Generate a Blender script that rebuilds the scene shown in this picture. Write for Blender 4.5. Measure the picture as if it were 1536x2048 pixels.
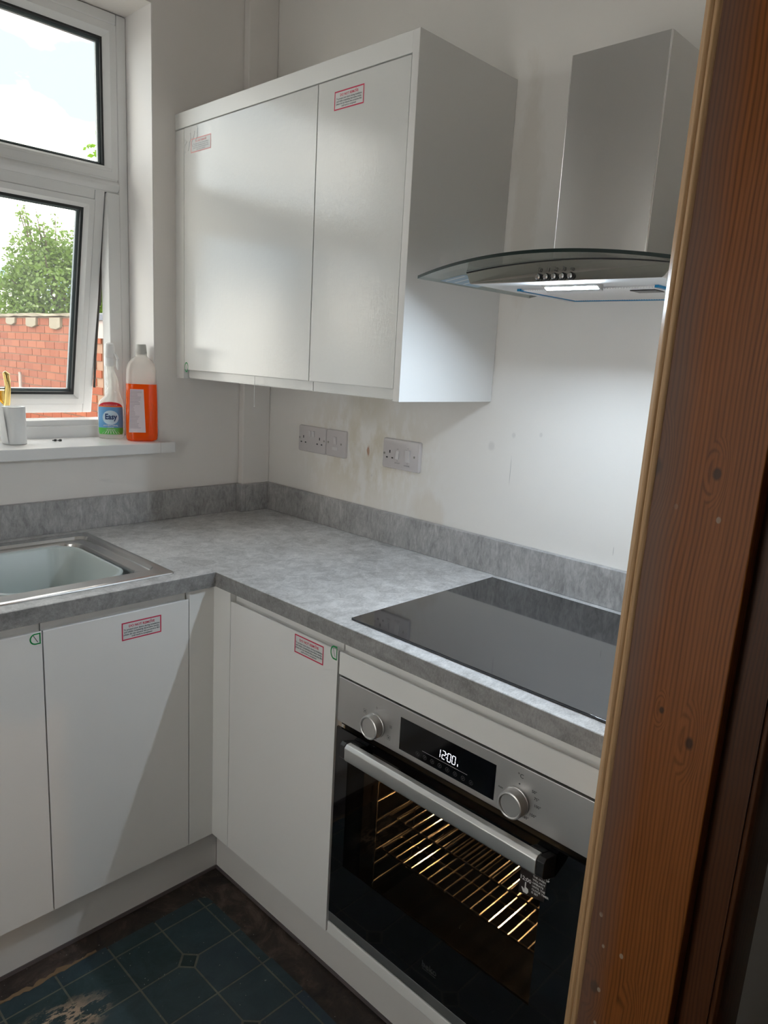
import bpy, bmesh, math, random
from mathutils import Vector, Matrix, Euler

for o in list(bpy.data.objects): bpy.data.objects.remove(o)
S = bpy.context.scene
COL = S.collection
random.seed(7)

# ------------------------------------------------------------------ camera
F_PX = 1463.78
cam_d = bpy.data.cameras.new('camera'); cam = bpy.data.objects.new('camera', cam_d); COL.objects.link(cam)
cam_d.sensor_fit = 'VERTICAL'; cam_d.sensor_height = 36.0; cam_d.lens = 36.0 * F_PX / 2048.0
cam_d.clip_start = 0.02
RT = Vector((0.69732, -0.71464, 0.05500)); UP = Vector((0.10840, 0.18101, 0.97749)); FW = Vector((0.70851, 0.67566, -0.20369))
m = Matrix((RT, UP, -FW)).transposed().to_4x4(); m.translation = (-1.5803, -2.1141, 1.4418)
cam.matrix_world = m
S.camera = cam

# ------------------------------------------------------------------ world, sun, exposure
S.view_settings.view_transform = 'Standard'; S.view_settings.look = 'None'
S.view_settings.gamma = 1.0; S.view_settings.exposure = 0.95; S.view_settings.use_curve_mapping = False
SKY = 1.75
W = bpy.data.worlds.new('sky'); S.world = W; W.use_nodes = True
nt = W.node_tree; nt.nodes.clear()
def N(nt, t, **k):
    n = nt.nodes.new(t)
    for a, b in k.items(): setattr(n, a, b)
    return n
wo = N(nt, 'ShaderNodeOutputWorld'); bg = N(nt, 'ShaderNodeBackground'); nt.links.new(bg.outputs[0], wo.inputs[0])
tc = N(nt, 'ShaderNodeTexCoord'); mp = N(nt, 'ShaderNodeMapping'); mp.inputs['Scale'].default_value = (2.2, 2.2, 5.0); mp.inputs['Location'].default_value = (0.3, 0.1, 0.36)
nz = N(nt, 'ShaderNodeTexNoise'); nz.inputs['Scale'].default_value = 1.5; nz.inputs['Detail'].default_value = 6; nz.inputs['Roughness'].default_value = 0.55
rp = N(nt, 'ShaderNodeValToRGB')
rp.color_ramp.elements[0].position = 0.47; rp.color_ramp.elements[0].color = (0.30, 0.43, 0.56, 1)
rp.color_ramp.elements[1].position = 0.66; rp.color_ramp.elements[1].color = (3.65, 3.28, 2.88, 1)
nt.links.new(tc.outputs['Generated'], mp.inputs[0]); nt.links.new(mp.outputs[0], nz.inputs['Vector'])
nt.links.new(nz.outputs['Fac'], rp.inputs[0]); nt.links.new(rp.outputs[0], bg.inputs[0])
bg.inputs[1].default_value = SKY

sun_d = bpy.data.lights.new('sun', 'SUN'); sun_d.energy = 0.8; sun_d.angle = math.radians(12); sun_d.color = (1, .95, .88)
sun = bpy.data.objects.new('sun', sun_d); COL.objects.link(sun)
sun.rotation_euler = Vector((0.78, 0.12, -0.62)).to_track_quat('-Z', 'Y').to_euler()

# ------------------------------------------------------------------ mesh helpers
class MB:
    def __init__(s): s.bm = bmesh.new(); s.mi = 0
    def face(s, vs):
        try:
            f = s.bm.faces.new(vs); f.material_index = s.mi; return f
        except ValueError: return None
    def v(s, p): return s.bm.verts.new(p)
    def box(s, x0, x1, y0, y1, z0, z1):
        x0, x1 = min(x0, x1), max(x0, x1); y0, y1 = min(y0, y1), max(y0, y1); z0, z1 = min(z0, z1), max(z0, z1)
        v = [s.v((x, y, z)) for x in (x0, x1) for y in (y0, y1) for z in (z0, z1)]
        for q in ((0, 1, 3, 2), (4, 6, 7, 5), (0, 4, 5, 1), (2, 3, 7, 6), (0, 2, 6, 4), (1, 5, 7, 3)): s.face([v[i] for i in q])
        return s
    def prism(s, pts, ax, a, b):
        """closed 2D outline extruded along axis ax (0,1,2) from a to b; outline coordinates are the two other axes in order"""
        def mk(p, t):
            c = [p[0], p[1]]; c.insert(ax, t); return c
        A = [s.v(mk(p, a)) for p in pts]; B = [s.v(mk(p, b)) for p in pts]; n = len(pts)
        for i in range(n): s.face([A[i], A[(i + 1) % n], B[(i + 1) % n], B[i]])
        s.face(A[::-1]); s.face(B); return s
    def loft(s, loops, cap0=False, cap1=False, closed=True):
        L = [[s.v(p) for p in l] for l in loops]; n = len(L[0])
        for a, b in zip(L, L[1:]):
            for i in range(n if closed else n - 1): s.face([a[i], a[(i + 1) % n], b[(i + 1) % n], b[i]])
        if cap0: s.face(L[0][::-1])
        if cap1: s.face(L[-1])
        return s
    def lathe(s, prof, c, n=24, cap=True, sx=1, sy=1, rot=0):
        loops = []
        for r, z in prof:
            l = []
            for i in range(n):
                a = 2 * math.pi * i / n; x, y = r * sx * math.cos(a), r * sy * math.sin(a)
                l.append((c[0] + x * math.cos(rot) - y * math.sin(rot), c[1] + x * math.sin(rot) + y * math.cos(rot), c[2] + z))
            loops.append(l)
        return s.loft(loops, cap, cap)
    def cyl(s, p, q, r, n=16, r2=None):
        p, q = Vector(p), Vector(q); d = (q - p).normalized()
        a = d.orthogonal().normalized(); b = d.cross(a); r2 = r if r2 is None else r2
        l0 = [p + r * (math.cos(t) * a + math.sin(t) * b) for t in [2 * math.pi * i / n for i in range(n)]]
        l1 = [q + r2 * (math.cos(t) * a + math.sin(t) * b) for t in [2 * math.pi * i / n for i in range(n)]]
        return s.loft([l0, l1], True, True)
    def tube(s, path, r, n=8):
        P = [Vector(p) for p in path]; loops = []
        ref = Vector((0.13, 0.21, 0.97))
        for i, p in enumerate(P):
            d = (P[min(i + 1, len(P) - 1)] - P[max(i - 1, 0)]).normalized()
            a = (ref - ref.dot(d) * d)
            if a.length < .05: a = d.orthogonal()
            a.normalize(); b = d.cross(a)
            rr = r[i] if isinstance(r, (list, tuple)) else r
            loops.append([p + rr * (math.cos(t) * a + math.sin(t) * b) for t in [2 * math.pi * k / n for k in range(n)]])
        return s.loft(loops, True, True)
    def grid(s, fn, nu, nv):
        V = [[s.v(fn(i / nu, j / nv)) for j in range(nv + 1)] for i in range(nu + 1)]
        for i in range(nu):
            for j in range(nv): s.face([V[i][j], V[i + 1][j], V[i + 1][j + 1], V[i][j + 1]])
        return s
    def cells(s, xs, ys, inc, z0, z1):
        """solid made of the grid cells for which inc(cx, cy) holds"""
        vt = {}
        def g(i, j, k):
            if (i, j, k) not in vt: vt[(i, j, k)] = s.v((xs[i], ys[j], (z0, z1)[k]))
            return vt[(i, j, k)]
        I = lambda i, j: 0 <= i < len(xs) - 1 and 0 <= j < len(ys) - 1 and inc((xs[i] + xs[i + 1]) / 2, (ys[j] + ys[j + 1]) / 2)
        for i in range(len(xs) - 1):
            for j in range(len(ys) - 1):
                if not I(i, j): continue
                s.face([g(i, j, 1), g(i + 1, j, 1), g(i + 1, j + 1, 1), g(i, j + 1, 1)])
                s.face([g(i, j, 0), g(i, j + 1, 0), g(i + 1, j + 1, 0), g(i + 1, j, 0)])
                if not I(i - 1, j): s.face([g(i, j, 0), g(i, j, 1), g(i, j + 1, 1), g(i, j + 1, 0)])
                if not I(i + 1, j): s.face([g(i + 1, j, 0), g(i + 1, j + 1, 0), g(i + 1, j + 1, 1), g(i + 1, j, 1)])
                if not I(i, j - 1): s.face([g(i, j, 0), g(i + 1, j, 0), g(i + 1, j, 1), g(i, j, 1)])
                if not I(i, j + 1): s.face([g(i, j + 1, 0), g(i, j + 1, 1), g(i + 1, j + 1, 1), g(i + 1, j + 1, 0)])
        return s
    def quad(s, a, b, c, d): s.face([s.v(a), s.v(b), s.v(c), s.v(d)]); return s
    def text(s, body, o, r, u, size, align='CENTER', bold=0.0, nrm=0.0, sx=1.0):
        """flat lettering: o origin (baseline), r right, u up"""
        cu = bpy.data.curves.new('lettering', 'FONT'); cu.body = body; cu.size = size; cu.align_x = align; cu.offset = bold; cu.resolution_u = 2
        ob = bpy.data.objects.new('lettering', cu); COL.objects.link(ob)
        me = bpy.data.meshes.new_from_object(ob.evaluated_get(bpy.context.evaluated_depsgraph_get()))
        bpy.data.objects.remove(ob); bpy.data.curves.remove(cu)
        o, r, u = Vector(o), Vector(r).normalized(), Vector(u).normalized(); n = r.cross(u)
        vs = [s.v(o + r * v.co.x * sx + u * v.co.y + n * nrm) for v in me.vertices]
        for p in me.polygons: s.face([vs[i] for i in p.vertices])
        bpy.data.meshes.remove(me); return s

def rrect(x0, x1, y0, y1, r, z, k=6):
    """rounded rectangle loop, 4*(k+1)+4*3 points"""
    pts = []
    C = [(x1 - r, y1 - r, 0), (x0 + r, y1 - r, 90), (x0 + r, y0 + r, 180), (x1 - r, y0 + r, 270)]
    for cx, cy, a0 in C:
        for i in range(k + 1):
            a = math.radians(a0 + 90 * i / k); pts.append((cx + r * math.cos(a), cy + r * math.sin(a), z))
    return pts

def obj(name, mb, mat, parent=None, bevel=0, seg=2, smooth=False, fix=True):
    bm = mb.bm
    if fix: bmesh.ops.recalc_face_normals(bm, faces=bm.faces[:])
    me = bpy.data.meshes.new(name); bm.to_mesh(me); bm.free()
    for mt in (mat if isinstance(mat, (list, tuple)) else [mat]): me.materials.append(mt)
    o = bpy.data.objects.new(name, me); COL.objects.link(o)
    if parent: attach(o, parent)
    if smooth:
        for p in me.polygons: p.use_smooth = True
    if bevel:
        b = o.modifiers.new('bevel', 'BEVEL'); b.width = bevel; b.segments = seg; b.limit_method = 'ANGLE'; b.angle_limit = math.radians(40)
        for p in me.polygons: p.use_smooth = True
        w = o.modifiers.new('wn', 'WEIGHTED_NORMAL'); w.keep_sharp = True
    elif smooth:
        try: me.set_sharp_from_angle(angle=math.radians(35))
        except Exception: pass
    return o
def attach(o, parent):
    o.parent = parent
    if parent.type == 'EMPTY': o.matrix_parent_inverse = Matrix.Translation(-Vector(parent.location))
def thing(name, label, cat, loc, group=None):
    o = bpy.data.objects.new(name, None); COL.objects.link(o); o.location = loc; o.empty_display_size = .05
    o['label'] = label; o['category'] = cat
    if group: o['group'] = group
    return o
def tag(o, label, cat, group=None):
    o['label'] = label; o['category'] = cat
    if group: o['group'] = group
    return o
def struct(o, label=None):
    o['kind'] = 'structure'
    if label: o['label'] = label
    return o

# ------------------------------------------------------------------ materials
def new_mat(name):
    mt = bpy.data.materials.new(name); mt.use_nodes = True; t = mt.node_tree; t.nodes.clear()
    out = N(t, 'ShaderNodeOutputMaterial'); p = N(t, 'ShaderNodeBsdfPrincipled'); t.links.new(p.outputs[0], out.inputs[0])
    return mt, t, p, out
def mat(name, col, rough=.5, metal=0, spec=.5, coat=0, emit=None, es=0):
    mt, t, p, _ = new_mat(name)
    p.inputs['Base Color'].default_value = (*col, 1); p.inputs['Roughness'].default_value = rough; p.inputs['Metallic'].default_value = metal
    p.inputs['Specular IOR Level'].default_value = spec; p.inputs['Coat Weight'].default_value = coat
    if emit: p.inputs['Emission Color'].default_value = (*emit, 1); p.inputs['Emission Strength'].default_value = es
    return mt
def pos_node(t, scale=(1, 1, 1), loc=(0, 0, 0)):
    g = N(t, 'ShaderNodeNewGeometry'); mp = N(t, 'ShaderNodeMapping'); mp.inputs['Scale'].default_value = scale; mp.inputs['Location'].default_value = loc
    t.links.new(g.outputs['Position'], mp.inputs[0]); return mp.outputs[0]
def noise(t, vec, scale, detail=4, rough=.55, dist=0):
    n = N(t, 'ShaderNodeTexNoise'); n.inputs['Scale'].default_value = scale; n.inputs['Detail'].default_value = detail
    n.inputs['Roughness'].default_value = rough; n.inputs['Distortion'].default_value = dist; t.links.new(vec, n.inputs['Vector']); return n.outputs['Fac']
def ramp(t, fac, stops):
    r = N(t, 'ShaderNodeValToRGB'); e = r.color_ramp.elements
    while len(e) < len(stops): e.new(.5)
    for el, (p, c) in zip(e, stops): el.position = p; el.color = (*c, 1)
    t.links.new(fac, r.inputs[0]); return r.outputs[0]
def mixc(t, fac, a, b, mode='MIX'):
    n = N(t, 'ShaderNodeMix', data_type='RGBA', blend_type=mode)
    for s, v in ((0, fac), (6, a), (7, b)):
        if hasattr(v, 'links'): t.links.new(v, n.inputs[s])
        elif isinstance(v, tuple): n.inputs[s].default_value = (*v, 1)
        else: n.inputs[s].default_value = v
    return n.outputs[2]
def math_n(t, op, a, b=0.0, c=0.0):
    n = N(t, 'ShaderNodeMath', operation=op)
    for i, v in enumerate((a, b, c)):
        if hasattr(v, 'links'): t.links.new(v, n.inputs[i])
        else: n.inputs[i].default_value = v
    return n.outputs[0]
def bump(t, p, h, strength=.2, dist=.002):
    b = N(t, 'ShaderNodeBump'); b.inputs['Strength'].default_value = strength; b.inputs['Distance'].default_value = dist
    t.links.new(h, b.inputs['Height']); t.links.new(b.outputs[0], p.inputs['Normal'])
def blob(t, centre, radius, nfac, wob=.6):
    """soft elliptical mask round a world point with a wobbly edge"""
    g = N(t, 'ShaderNodeNewGeometry'); v = N(t, 'ShaderNodeVectorMath', operation='SUBTRACT'); v.inputs[1].default_value = centre
    t.links.new(g.outputs['Position'], v.inputs[0])
    w = N(t, 'ShaderNodeVectorMath', operation='DIVIDE'); w.inputs[1].default_value = radius; t.links.new(v.outputs[0], w.inputs[0])
    l = N(t, 'ShaderNodeVectorMath', operation='LENGTH'); t.links.new(w.outputs[0], l.inputs[0])
    d = math_n(t, 'MULTIPLY_ADD', nfac, wob * 2, l.outputs['Value'])
    d = math_n(t, 'SUBTRACT', 1.0 + wob, d)
    n = N(t, 'ShaderNodeMath', operation='MULTIPLY', use_clamp=True); n.inputs[1].default_value = 2.2; t.links.new(d, n.inputs[0])
    return n.outputs[0]

def paint_mat(name, col, stains=False):
    mt, t, p, _ = new_mat(name); v = pos_node(t)
    n1 = noise(t, v, 2.3, 5, .6); n2 = noise(t, v, 14, 4, .6)
    c = mixc(t, n1, tuple(x * .95 for x in col), tuple(min(1, x * 1.03) for x in col))
    if stains:
        st = noise(t, pos_node(t, (1, 9, 4)), 1.6, 6, .65)
        m1 = blob(t, (0, -.50, 1.16), (.2, .36, .22), st, 1.0)
        f1 = math_n(t, 'MULTIPLY', m1, ramp(t, st, [(.42, (0, 0, 0)), (.62, (1, 1, 1))]))
        c = mixc(t, math_n(t, 'MULTIPLY', f1, .55), c, (.60, .52, .36))
        m2 = blob(t, (0, -.52, 1.33), (.2, .10, .09), st, .9)
        c = mixc(t, math_n(t, 'MULTIPLY', m2, .35), c, (.52, .46, .33))
        m3 = blob(t, (0, -.78, 1.02), (.2, .07, .07), st, .8)
        c = mixc(t, math_n(t, 'MULTIPLY', m3, .22), c, (.58, .46, .30))
        m4 = blob(t, (0, -1.02, 1.85), (.2, .05, .3), st, .9)
        c = mixc(t, math_n(t, 'MULTIPLY', m4, .25), c, (.55, .48, .38))
        ch = blob(t, (0, -.5245, 1.165), (.05, .008, .020), noise(t, pos_node(t, (1, 60, 22)), 1.3, 3), .9)      # bare plaster chip
        c = mixc(t, ch, c, (.50, .31, .22))
        for cy, cz, ry, rz in ((-1.0494, 1.177, .0009, .043), (-1.3557, 1.032, .0008, .013)):
            c = mixc(t, math_n(t, 'MULTIPLY', blob(t, (0, cy, cz), (.05, ry, rz), n2, .1), .6), c, (.25, .24, .23))
        for cy, cz, r in ((-.5458, 1.0913, .0035), (-.985, 1.235, .012), (-1.05, 1.27, .007), (-1.13, 1.28, .006)):
            c = mixc(t, math_n(t, 'MULTIPLY', blob(t, (0, cy, cz), (.05, r, r * 1.3), st, 1.0), .22), c, (.40, .39, .38))
    t.links.new(c, p.inputs['Base Color']); p.inputs['Roughness'].default_value = .55; p.inputs['Specular IOR Level'].default_value = .35
    bump(t, p, n2, .12, .003); return mt

M = {}
M['wall'] = paint_mat('wall_paint', (.83, .79, .75))
M['wall_r'] = paint_mat('wall_paint_patched', (.85, .82, .78), True)
M['hall'] = paint_mat('hall_paint', (.55, .52, .47))
M['ceiling'] = paint_mat('ceiling_paint', (.86, .85, .83))
M['reveal'] = paint_mat('reveal_paint', (.86, .84, .825))

def unit_mat(name, col, rough, film=0):
    mt, t, p, _ = new_mat(name); v = pos_node(t)
    n = noise(t, v, 3, 3); p.inputs['Roughness'].default_value = rough
    t.links.new(mixc(t, n, tuple(x * .98 for x in col), col), p.inputs['Base Color'])
    if film:
        h = noise(t, pos_node(t, (60, 60, 9)), 4, 4, .6); h2 = noise(t, v, 60, 3, .6)
        bump(t, p, math_n(t, 'ADD', h, h2), film, .0010)
    return mt
M['unit'] = unit_mat('unit_board', (.82, .815, .79), .38)
M['door_gloss'] = unit_mat('door_gloss_film', (.75, .75, .73), .09, .30)
M['unit_panel'] = unit_mat('unit_panel', (.80, .79, .77), .3)
M['door'] = unit_mat('door_satin', (.82, .81, .79), .34, .03)
M['plinth'] = unit_mat('plinth_board', (.72, .70, .675), .4)
M['seal'] = mat('plinth_seal', (.12, .10, .10), .5)

def laminate(name, k, vertical=False):
    mt, t, p, _ = new_mat(name)
    v = pos_node(t)
    a = noise(t, pos_node(t, (1, 1, .55 if vertical else 1)), 24, 8, .75, .8)
    b = noise(t, pos_node(t, (1, 1, .3) if vertical else (1, 2.5, 1)), 150, 5, .7, .6)
    cc = noise(t, v, 3.0, 3, .5)
    s = math_n(t, 'ADD', math_n(t, 'MULTIPLY', a, .5), math_n(t, 'MULTIPLY', b, .32)); s = math_n(t, 'MULTIPLY_ADD', cc, .18, s)
    c = ramp(t, s, [(.38, (.19 * k, .185 * k, .182 * k)), (.5, (.32 * k, .314 * k, .310 * k)), (.62, (.46 * k, .452 * k, .447 * k))])
    t.links.new(c, p.inputs['Base Color']); p.inputs['Roughness'].default_value = .42
    bump(t, p, b, .10, .001); return mt
M['shaded_edging'] = laminate('shaded_edging_laminate', .85)  # worktop laminate darkened: shade of the front edges put into the colour
M['worktop'] = laminate('worktop_laminate', 1.75)
M['upstand'] = laminate('upstand_laminate', 1.2, True)

def steel(name, col=(.55, .545, .54), rough=.28, axis=(1, 1, 60)):
    mt, t, p, _ = new_mat(name); n = noise(t, pos_node(t, axis), 6, 4, .6)
    p.inputs['Base Color'].default_value = (*col, 1); p.inputs['Metallic'].default_value = 1
    r = math_n(t, 'MULTIPLY_ADD', n, .10, rough - .05); t.links.new(r, p.inputs['Roughness']); return mt
M['steel'] = steel('brushed_steel', (.60, .59, .58), .38); M['steel_sink'] = steel('sink_steel', (.62, .61, .60), .22, (30, 1, 1))
M['steel_hood'] = steel('hood_steel', (.60, .59, .575), .30, (1, 60, 2))
M['steel_dark'] = steel('oven_steel', (.60, .59, .58), .40, (1, 2, 60))
M['handle_al'] = mat('brushed_aluminium', (.72, .72, .71), .42, 1)
M['fold'] = mat('folded_steel_edge', (.85, .85, .84), .2, 1)
M['steel_body'] = steel('hood_body_steel', (.58, .56, .53), .20, (1, 60, 2))
M['underside'] = mat('satin_aluminium', (.72, .72, .72), .55, .6)
M['chrome'] = mat('chrome', (.75, .75, .75), .08, 1)
M['alum'] = mat('aluminium_mesh', (.78, .78, .79), .3, 1)
M['black_gloss'] = mat('black_glass', (.004, .004, .005), .035, 0, .5, .3)
M['hob'] = mat('hob_glass', (.012, .012, .014), .05, 0, .6, .5)
M['black'] = mat('black_plastic', (.012, .012, .013), .35)
M['black_satin'] = mat('black_satin', (.02, .02, .021), .3)
M['display'] = mat('display_black', (.003, .003, .004), .06)
M['digits'] = mat('display_digits', (1, 1, 1), .5, emit=(.85, .85, 1), es=1.3)
M['print_dark'] = mat('print_dark', (.07, .07, .07), .5)
M['print_grey'] = mat('print_grey', (.10, .10, .10), .4)
M['print_white'] = mat('print_white', (.75, .75, .73), .5)
M['logo'] = mat('logo_grey', (.045, .045, .045), .3)
M['cavity'] = mat('oven_enamel', (.003, .0026, .0022), .5, 0, .05)
M['wire'] = mat('chromed_wire', (.85, .80, .70), .18, 1)
M['socket'] = mat('socket_plastic', (.62, .58, .575), .25)
M['switch'] = mat('switch_plastic', (.68, .65, .645), .2)
M['screw'] = mat('screw_metal', (.35, .33, .30), .35, 1)
M['hole'] = mat('socket_hole', (.02, .02, .02), .6)
M['upvc'] = mat('window_upvc', (.78, .785, .78), .25)
M['gasket'] = mat('window_gasket', (.015, .017, .018), .5)
M['spacer'] = mat('glazing_spacer', (.12, .15, .16), .3)
M['stay'] = mat('stay_metal', (.06, .055, .05), .4, .6)
M['gold'] = mat('handle_brass', (.80, .58, .22), .15, 1)
M['sill'] = mat('sill_gloss', (.82, .81, .80), .25)
M['white'] = mat('white_plastic', (.80, .80, .79), .35)
M['paper'] = mat('paper', (.82, .83, .83), .8)
M['cap'] = mat('bottle_cap', (.50, .49, .46), .4)
M['lab_red'] = mat('label_red', (.62, .02, .08), .5)
M['lab_pink'] = mat('label_faded_red', (.80, .38, .36), .5)
M['lab_white'] = mat('label_white', (.72, .72, .71), .5)
M['lab_text'] = mat('label_text', (.06, .08, .09), .5)
M['lab_textf'] = mat('label_text_faded', (.45, .45, .45), .5)
M['green_pen'] = mat('marker_green', (.0, .26, .06), .5)
M['blue_film'] = mat('protective_film_blue', (.0, .20, .42), .25)
M['film_print'] = mat('film_print', (.30, .42, .52), .4)
M['basin'] = mat('basin_plastic', (.58, .64, .63), .35)
M['led'] = mat('led_strip', (1, 1, 1), .5, emit=(.72, .86, 1.0), es=680.0)
M['dark_bit'] = mat('dark_bits', (.03, .03, .03), .6)
M['slate'] = mat('slate', (.10, .11, .13), .6)
M['fascia'] = mat('fascia_board', (.36, .29, .25), .6)

def glass_mat(name, tint=(1, 1, 1), ior=1.5, haze=0):
    mt = bpy.data.materials.new(name); mt.use_nodes = True; t = mt.node_tree; t.nodes.clear()
    out = N(t, 'ShaderNodeOutputMaterial'); tr = N(t, 'ShaderNodeBsdfTransparent'); gl = N(t, 'ShaderNodeBsdfGlossy'); lw = N(t, 'ShaderNodeLayerWeight'); mx = N(t, 'ShaderNodeMixShader'); lw.inputs[0].default_value = .5
    tr.inputs[0].default_value = (*tint, 1); gl.inputs['Roughness'].default_value = .02
    f0 = ((ior - 1) / (ior + 1)) ** 2
    t.links.new(math_n(t, 'MULTIPLY_ADD', math_n(t, 'POWER', lw.outputs['Facing'], 5.0), 1 - f0, f0), mx.inputs[0]); t.links.new(tr.outputs[0], mx.inputs[1]); t.links.new(gl.outputs[0], mx.inputs[2])
    o = mx.outputs[0]
    if haze:
        df = N(t, 'ShaderNodeBsdfTranslucent'); df.inputs[0].default_value = (.9, .9, .88, 1); m2 = N(t, 'ShaderNodeMixShader')
        n = noise(t, pos_node(t, (1, 1, .6)), 4, 5, .7)
        t.links.new(math_n(t, 'MULTIPLY', n, haze), m2.inputs[0]); t.links.new(o, m2.inputs[1]); t.links.new(df.outputs[0], m2.inputs[2]); o = m2.outputs[0]
    t.links.new(o, out.inputs[0]); return mt
M['glass'] = glass_mat('window_glass', (.98, 1, .99), 1.45, .03)
M['glass_clean'] = glass_mat('window_glass_clear', (.98, 1, .99))
M['hood_glass'] = glass_mat('hood_glass', (.88, .92, .91), 1.5)
M['glass_edge'] = mat('glass_edge', (.010, .022, .020), .35, 0, .2)
M['glass_edge_lt'] = mat('glass_edge_light', (.45, .50, .49), .1)
M['oven_glass'] = glass_mat('oven_window_glass', (.34, .32, .30), 1.45)
M['sticker_film'] = mat('sticker_film', (.02, .012, .01), .4)

def liquid_mat(name, col, trans, white=0.0, alpha=0.0, gloss=.12):
    mt = bpy.data.materials.new(name); mt.use_nodes = True; t = mt.node_tree; t.nodes.clear()
    out = N(t, 'ShaderNodeOutputMaterial'); d = N(t, 'ShaderNodeBsdfDiffuse'); tl = N(t, 'ShaderNodeBsdfTranslucent'); gl = N(t, 'ShaderNodeBsdfGlossy'); tp = N(t, 'ShaderNodeBsdfTransparent')
    d.inputs[0].default_value = (*col, 1); tl.inputs[0].default_value = (*col, 1); gl.inputs['Roughness'].default_value = .08; tp.inputs[0].default_value = (*[.6 + .4 * c for c in col], 1)
    a = N(t, 'ShaderNodeMixShader'); a.inputs[0].default_value = trans; t.links.new(d.outputs[0], a.inputs[1]); t.links.new(tl.outputs[0], a.inputs[2])
    b = N(t, 'ShaderNodeMixShader'); b.inputs[0].default_value = alpha; t.links.new(a.outputs[0], b.inputs[1]); t.links.new(tp.outputs[0], b.inputs[2])
    lw = N(t, 'ShaderNodeLayerWeight'); lw.inputs[0].default_value = .5; c = N(t, 'ShaderNodeMixShader')
    t.links.new(math_n(t, 'MULTIPLY_ADD', math_n(t, 'POWER', lw.outputs['Facing'], 5.0), .97, .03), c.inputs[0]); t.links.new(b.outputs[0], c.inputs[1]); t.links.new(gl.outputs[0], c.inputs[2]); t.links.new(c.outputs[0], out.inputs[0]); return mt
M['orange'] = liquid_mat('orange_liquid', (1.0, .20, .012), .62, alpha=.12)
M['clear'] = liquid_mat('clear_plastic', (.86, .86, .82), .5, alpha=.45)
M['frosted'] = liquid_mat('frosted_glass', (.95, .95, .94), 1.0)
M['leaf'] = liquid_mat('leaf_green', (.17, .26, .055), .45)
M['leaf2'] = liquid_mat('leaf_bright', (.16, .30, .02), .5)
M['bark'] = mat('bark', (.12, .09, .06), .9)

def wood_mat(name, dark, light, greyedge=False, knots=()):
    mt, t, p, _ = new_mat(name)
    n0 = noise(t, pos_node(t, (3, 3, .9)), 1.6, 3, .5)
    g = N(t, 'ShaderNodeNewGeometry'); sp = N(t, 'ShaderNodeSeparateXYZ'); t.links.new(g.outputs['Position'], sp.inputs[0])
    y = math_n(t, 'ADD', sp.outputs[1], math_n(t, 'MULTIPLY', sp.outputs[0], .6))
    zz = math_n(t, 'MULTIPLY', sp.outputs[2], .010)
    yy = math_n(t, 'ADD', math_n(t, 'MULTIPLY_ADD', n0, .055, y), zz)
    nk = noise(t, pos_node(t), 18, 3)
    kmask = None
    for (ky, kz, ry, rz) in knots:
        b = blob(t, (-.68, ky, kz), (.08, ry * 2.6, rz * 5), nk, .05)
        yy = math_n(t, 'MULTIPLY_ADD', b, .012, yy)
        k = blob(t, (-.68, ky, kz), (.08, ry, rz), nk, .35); kmask = k if kmask is None else math_n(t, 'MAXIMUM', kmask, k)
    w = math_n(t, 'SINE', math_n(t, 'MULTIPLY', yy, 1150.0)); w = math_n(t, 'MULTIPLY_ADD', w, .5, .5); w = math_n(t, 'POWER', w, 2.4)
    fine = noise(t, pos_node(t, (160, 160, 3)), 3, 4, .6); tone = noise(t, pos_node(t, (8, 8, 1.2)), 1.3, 3)
    f = math_n(t, 'ADD', math_n(t, 'MULTIPLY', math_n(t, 'MULTIPLY', w, noise(t, pos_node(t, (40, 40, 1.5)), 1.2, 3)), .62), math_n(t, 'MULTIPLY', fine, .55))
    c = ramp(t, f, [(.12, light), (.45, tuple((a + b) / 2 for a, b in zip(light, dark))), (.85, dark)])
    c = mixc(t, math_n(t, 'MULTIPLY', tone, .35), c, tuple(x * .7 for x in dark))
    if kmask is not None: c = mixc(t, math_n(t, 'MULTIPLY', kmask, .85), c, (.035, .016, .008))
    if greyedge:
        e = math_n(t, 'MULTIPLY_ADD', math_n(t, 'ADD', sp.outputs[1], math_n(t, 'MULTIPLY', sp.outputs[2], .0115)), 1.0, 1.7185 + math.sin(0) )
        e = math_n(t, 'MULTIPLY_ADD', e, 28.0, 1.0); e = math_n(t, 'ADD', e, math_n(t, 'MULTIPLY_ADD', noise(t, pos_node(t, (6, 6, 2)), 3, 4), .8, -.4))
        cl = N(t, 'ShaderNodeClamp'); t.links.new(e, cl.inputs[0])
        c = mixc(t, math_n(t, 'MULTIPLY', cl.outputs[0], .6), c, (.14, .10, .085))
        vo = N(t, 'ShaderNodeTexVoronoi'); vo.inputs['Scale'].default_value = 30; t.links.new(pos_node(t, (1, 1, .7)), vo.inputs['Vector'])
        vo.inputs['Randomness'].default_value = 1.0
        spk = ramp(t, vo.outputs['Distance'], [(.075, (1, 1, 1)), (.10, (0, 0, 0))])
        sel = ramp(t, noise(t, pos_node(t), 5, 2), [(.60, (0, 0, 0)), (.64, (1, 1, 1))])
        c = mixc(t, math_n(t, 'MULTIPLY', math_n(t, 'MULTIPLY', spk, sel), .6), c, (.45, .40, .32))
    t.links.new(c, p.inputs['Base Color']); p.inputs['Roughness'].default_value = .42; p.inputs['Specular IOR Level'].default_value = .22
    bump(t, p, f, .10, .001); return mt
KN = [(-1.80, 1.33, .006, .009), (-1.815, .985, .007, .012), (-1.726, 1.33, .009, .016), (-1.775, 1.015, .004, .006), (-1.735, .56, .008, .012), (-1.79, .52, .009, .018)]
M['jamb'] = wood_mat('stained_pine', (.105, .028, .006), (.36, .118, .026), True, KN)
M['jamb2'] = wood_mat('stained_pine_dark', (.05, .016, .006), (.12, .042, .014))
M['bead'] = wood_mat('pale_pine', (.34, .19, .085), (.58, .37, .20))

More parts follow.
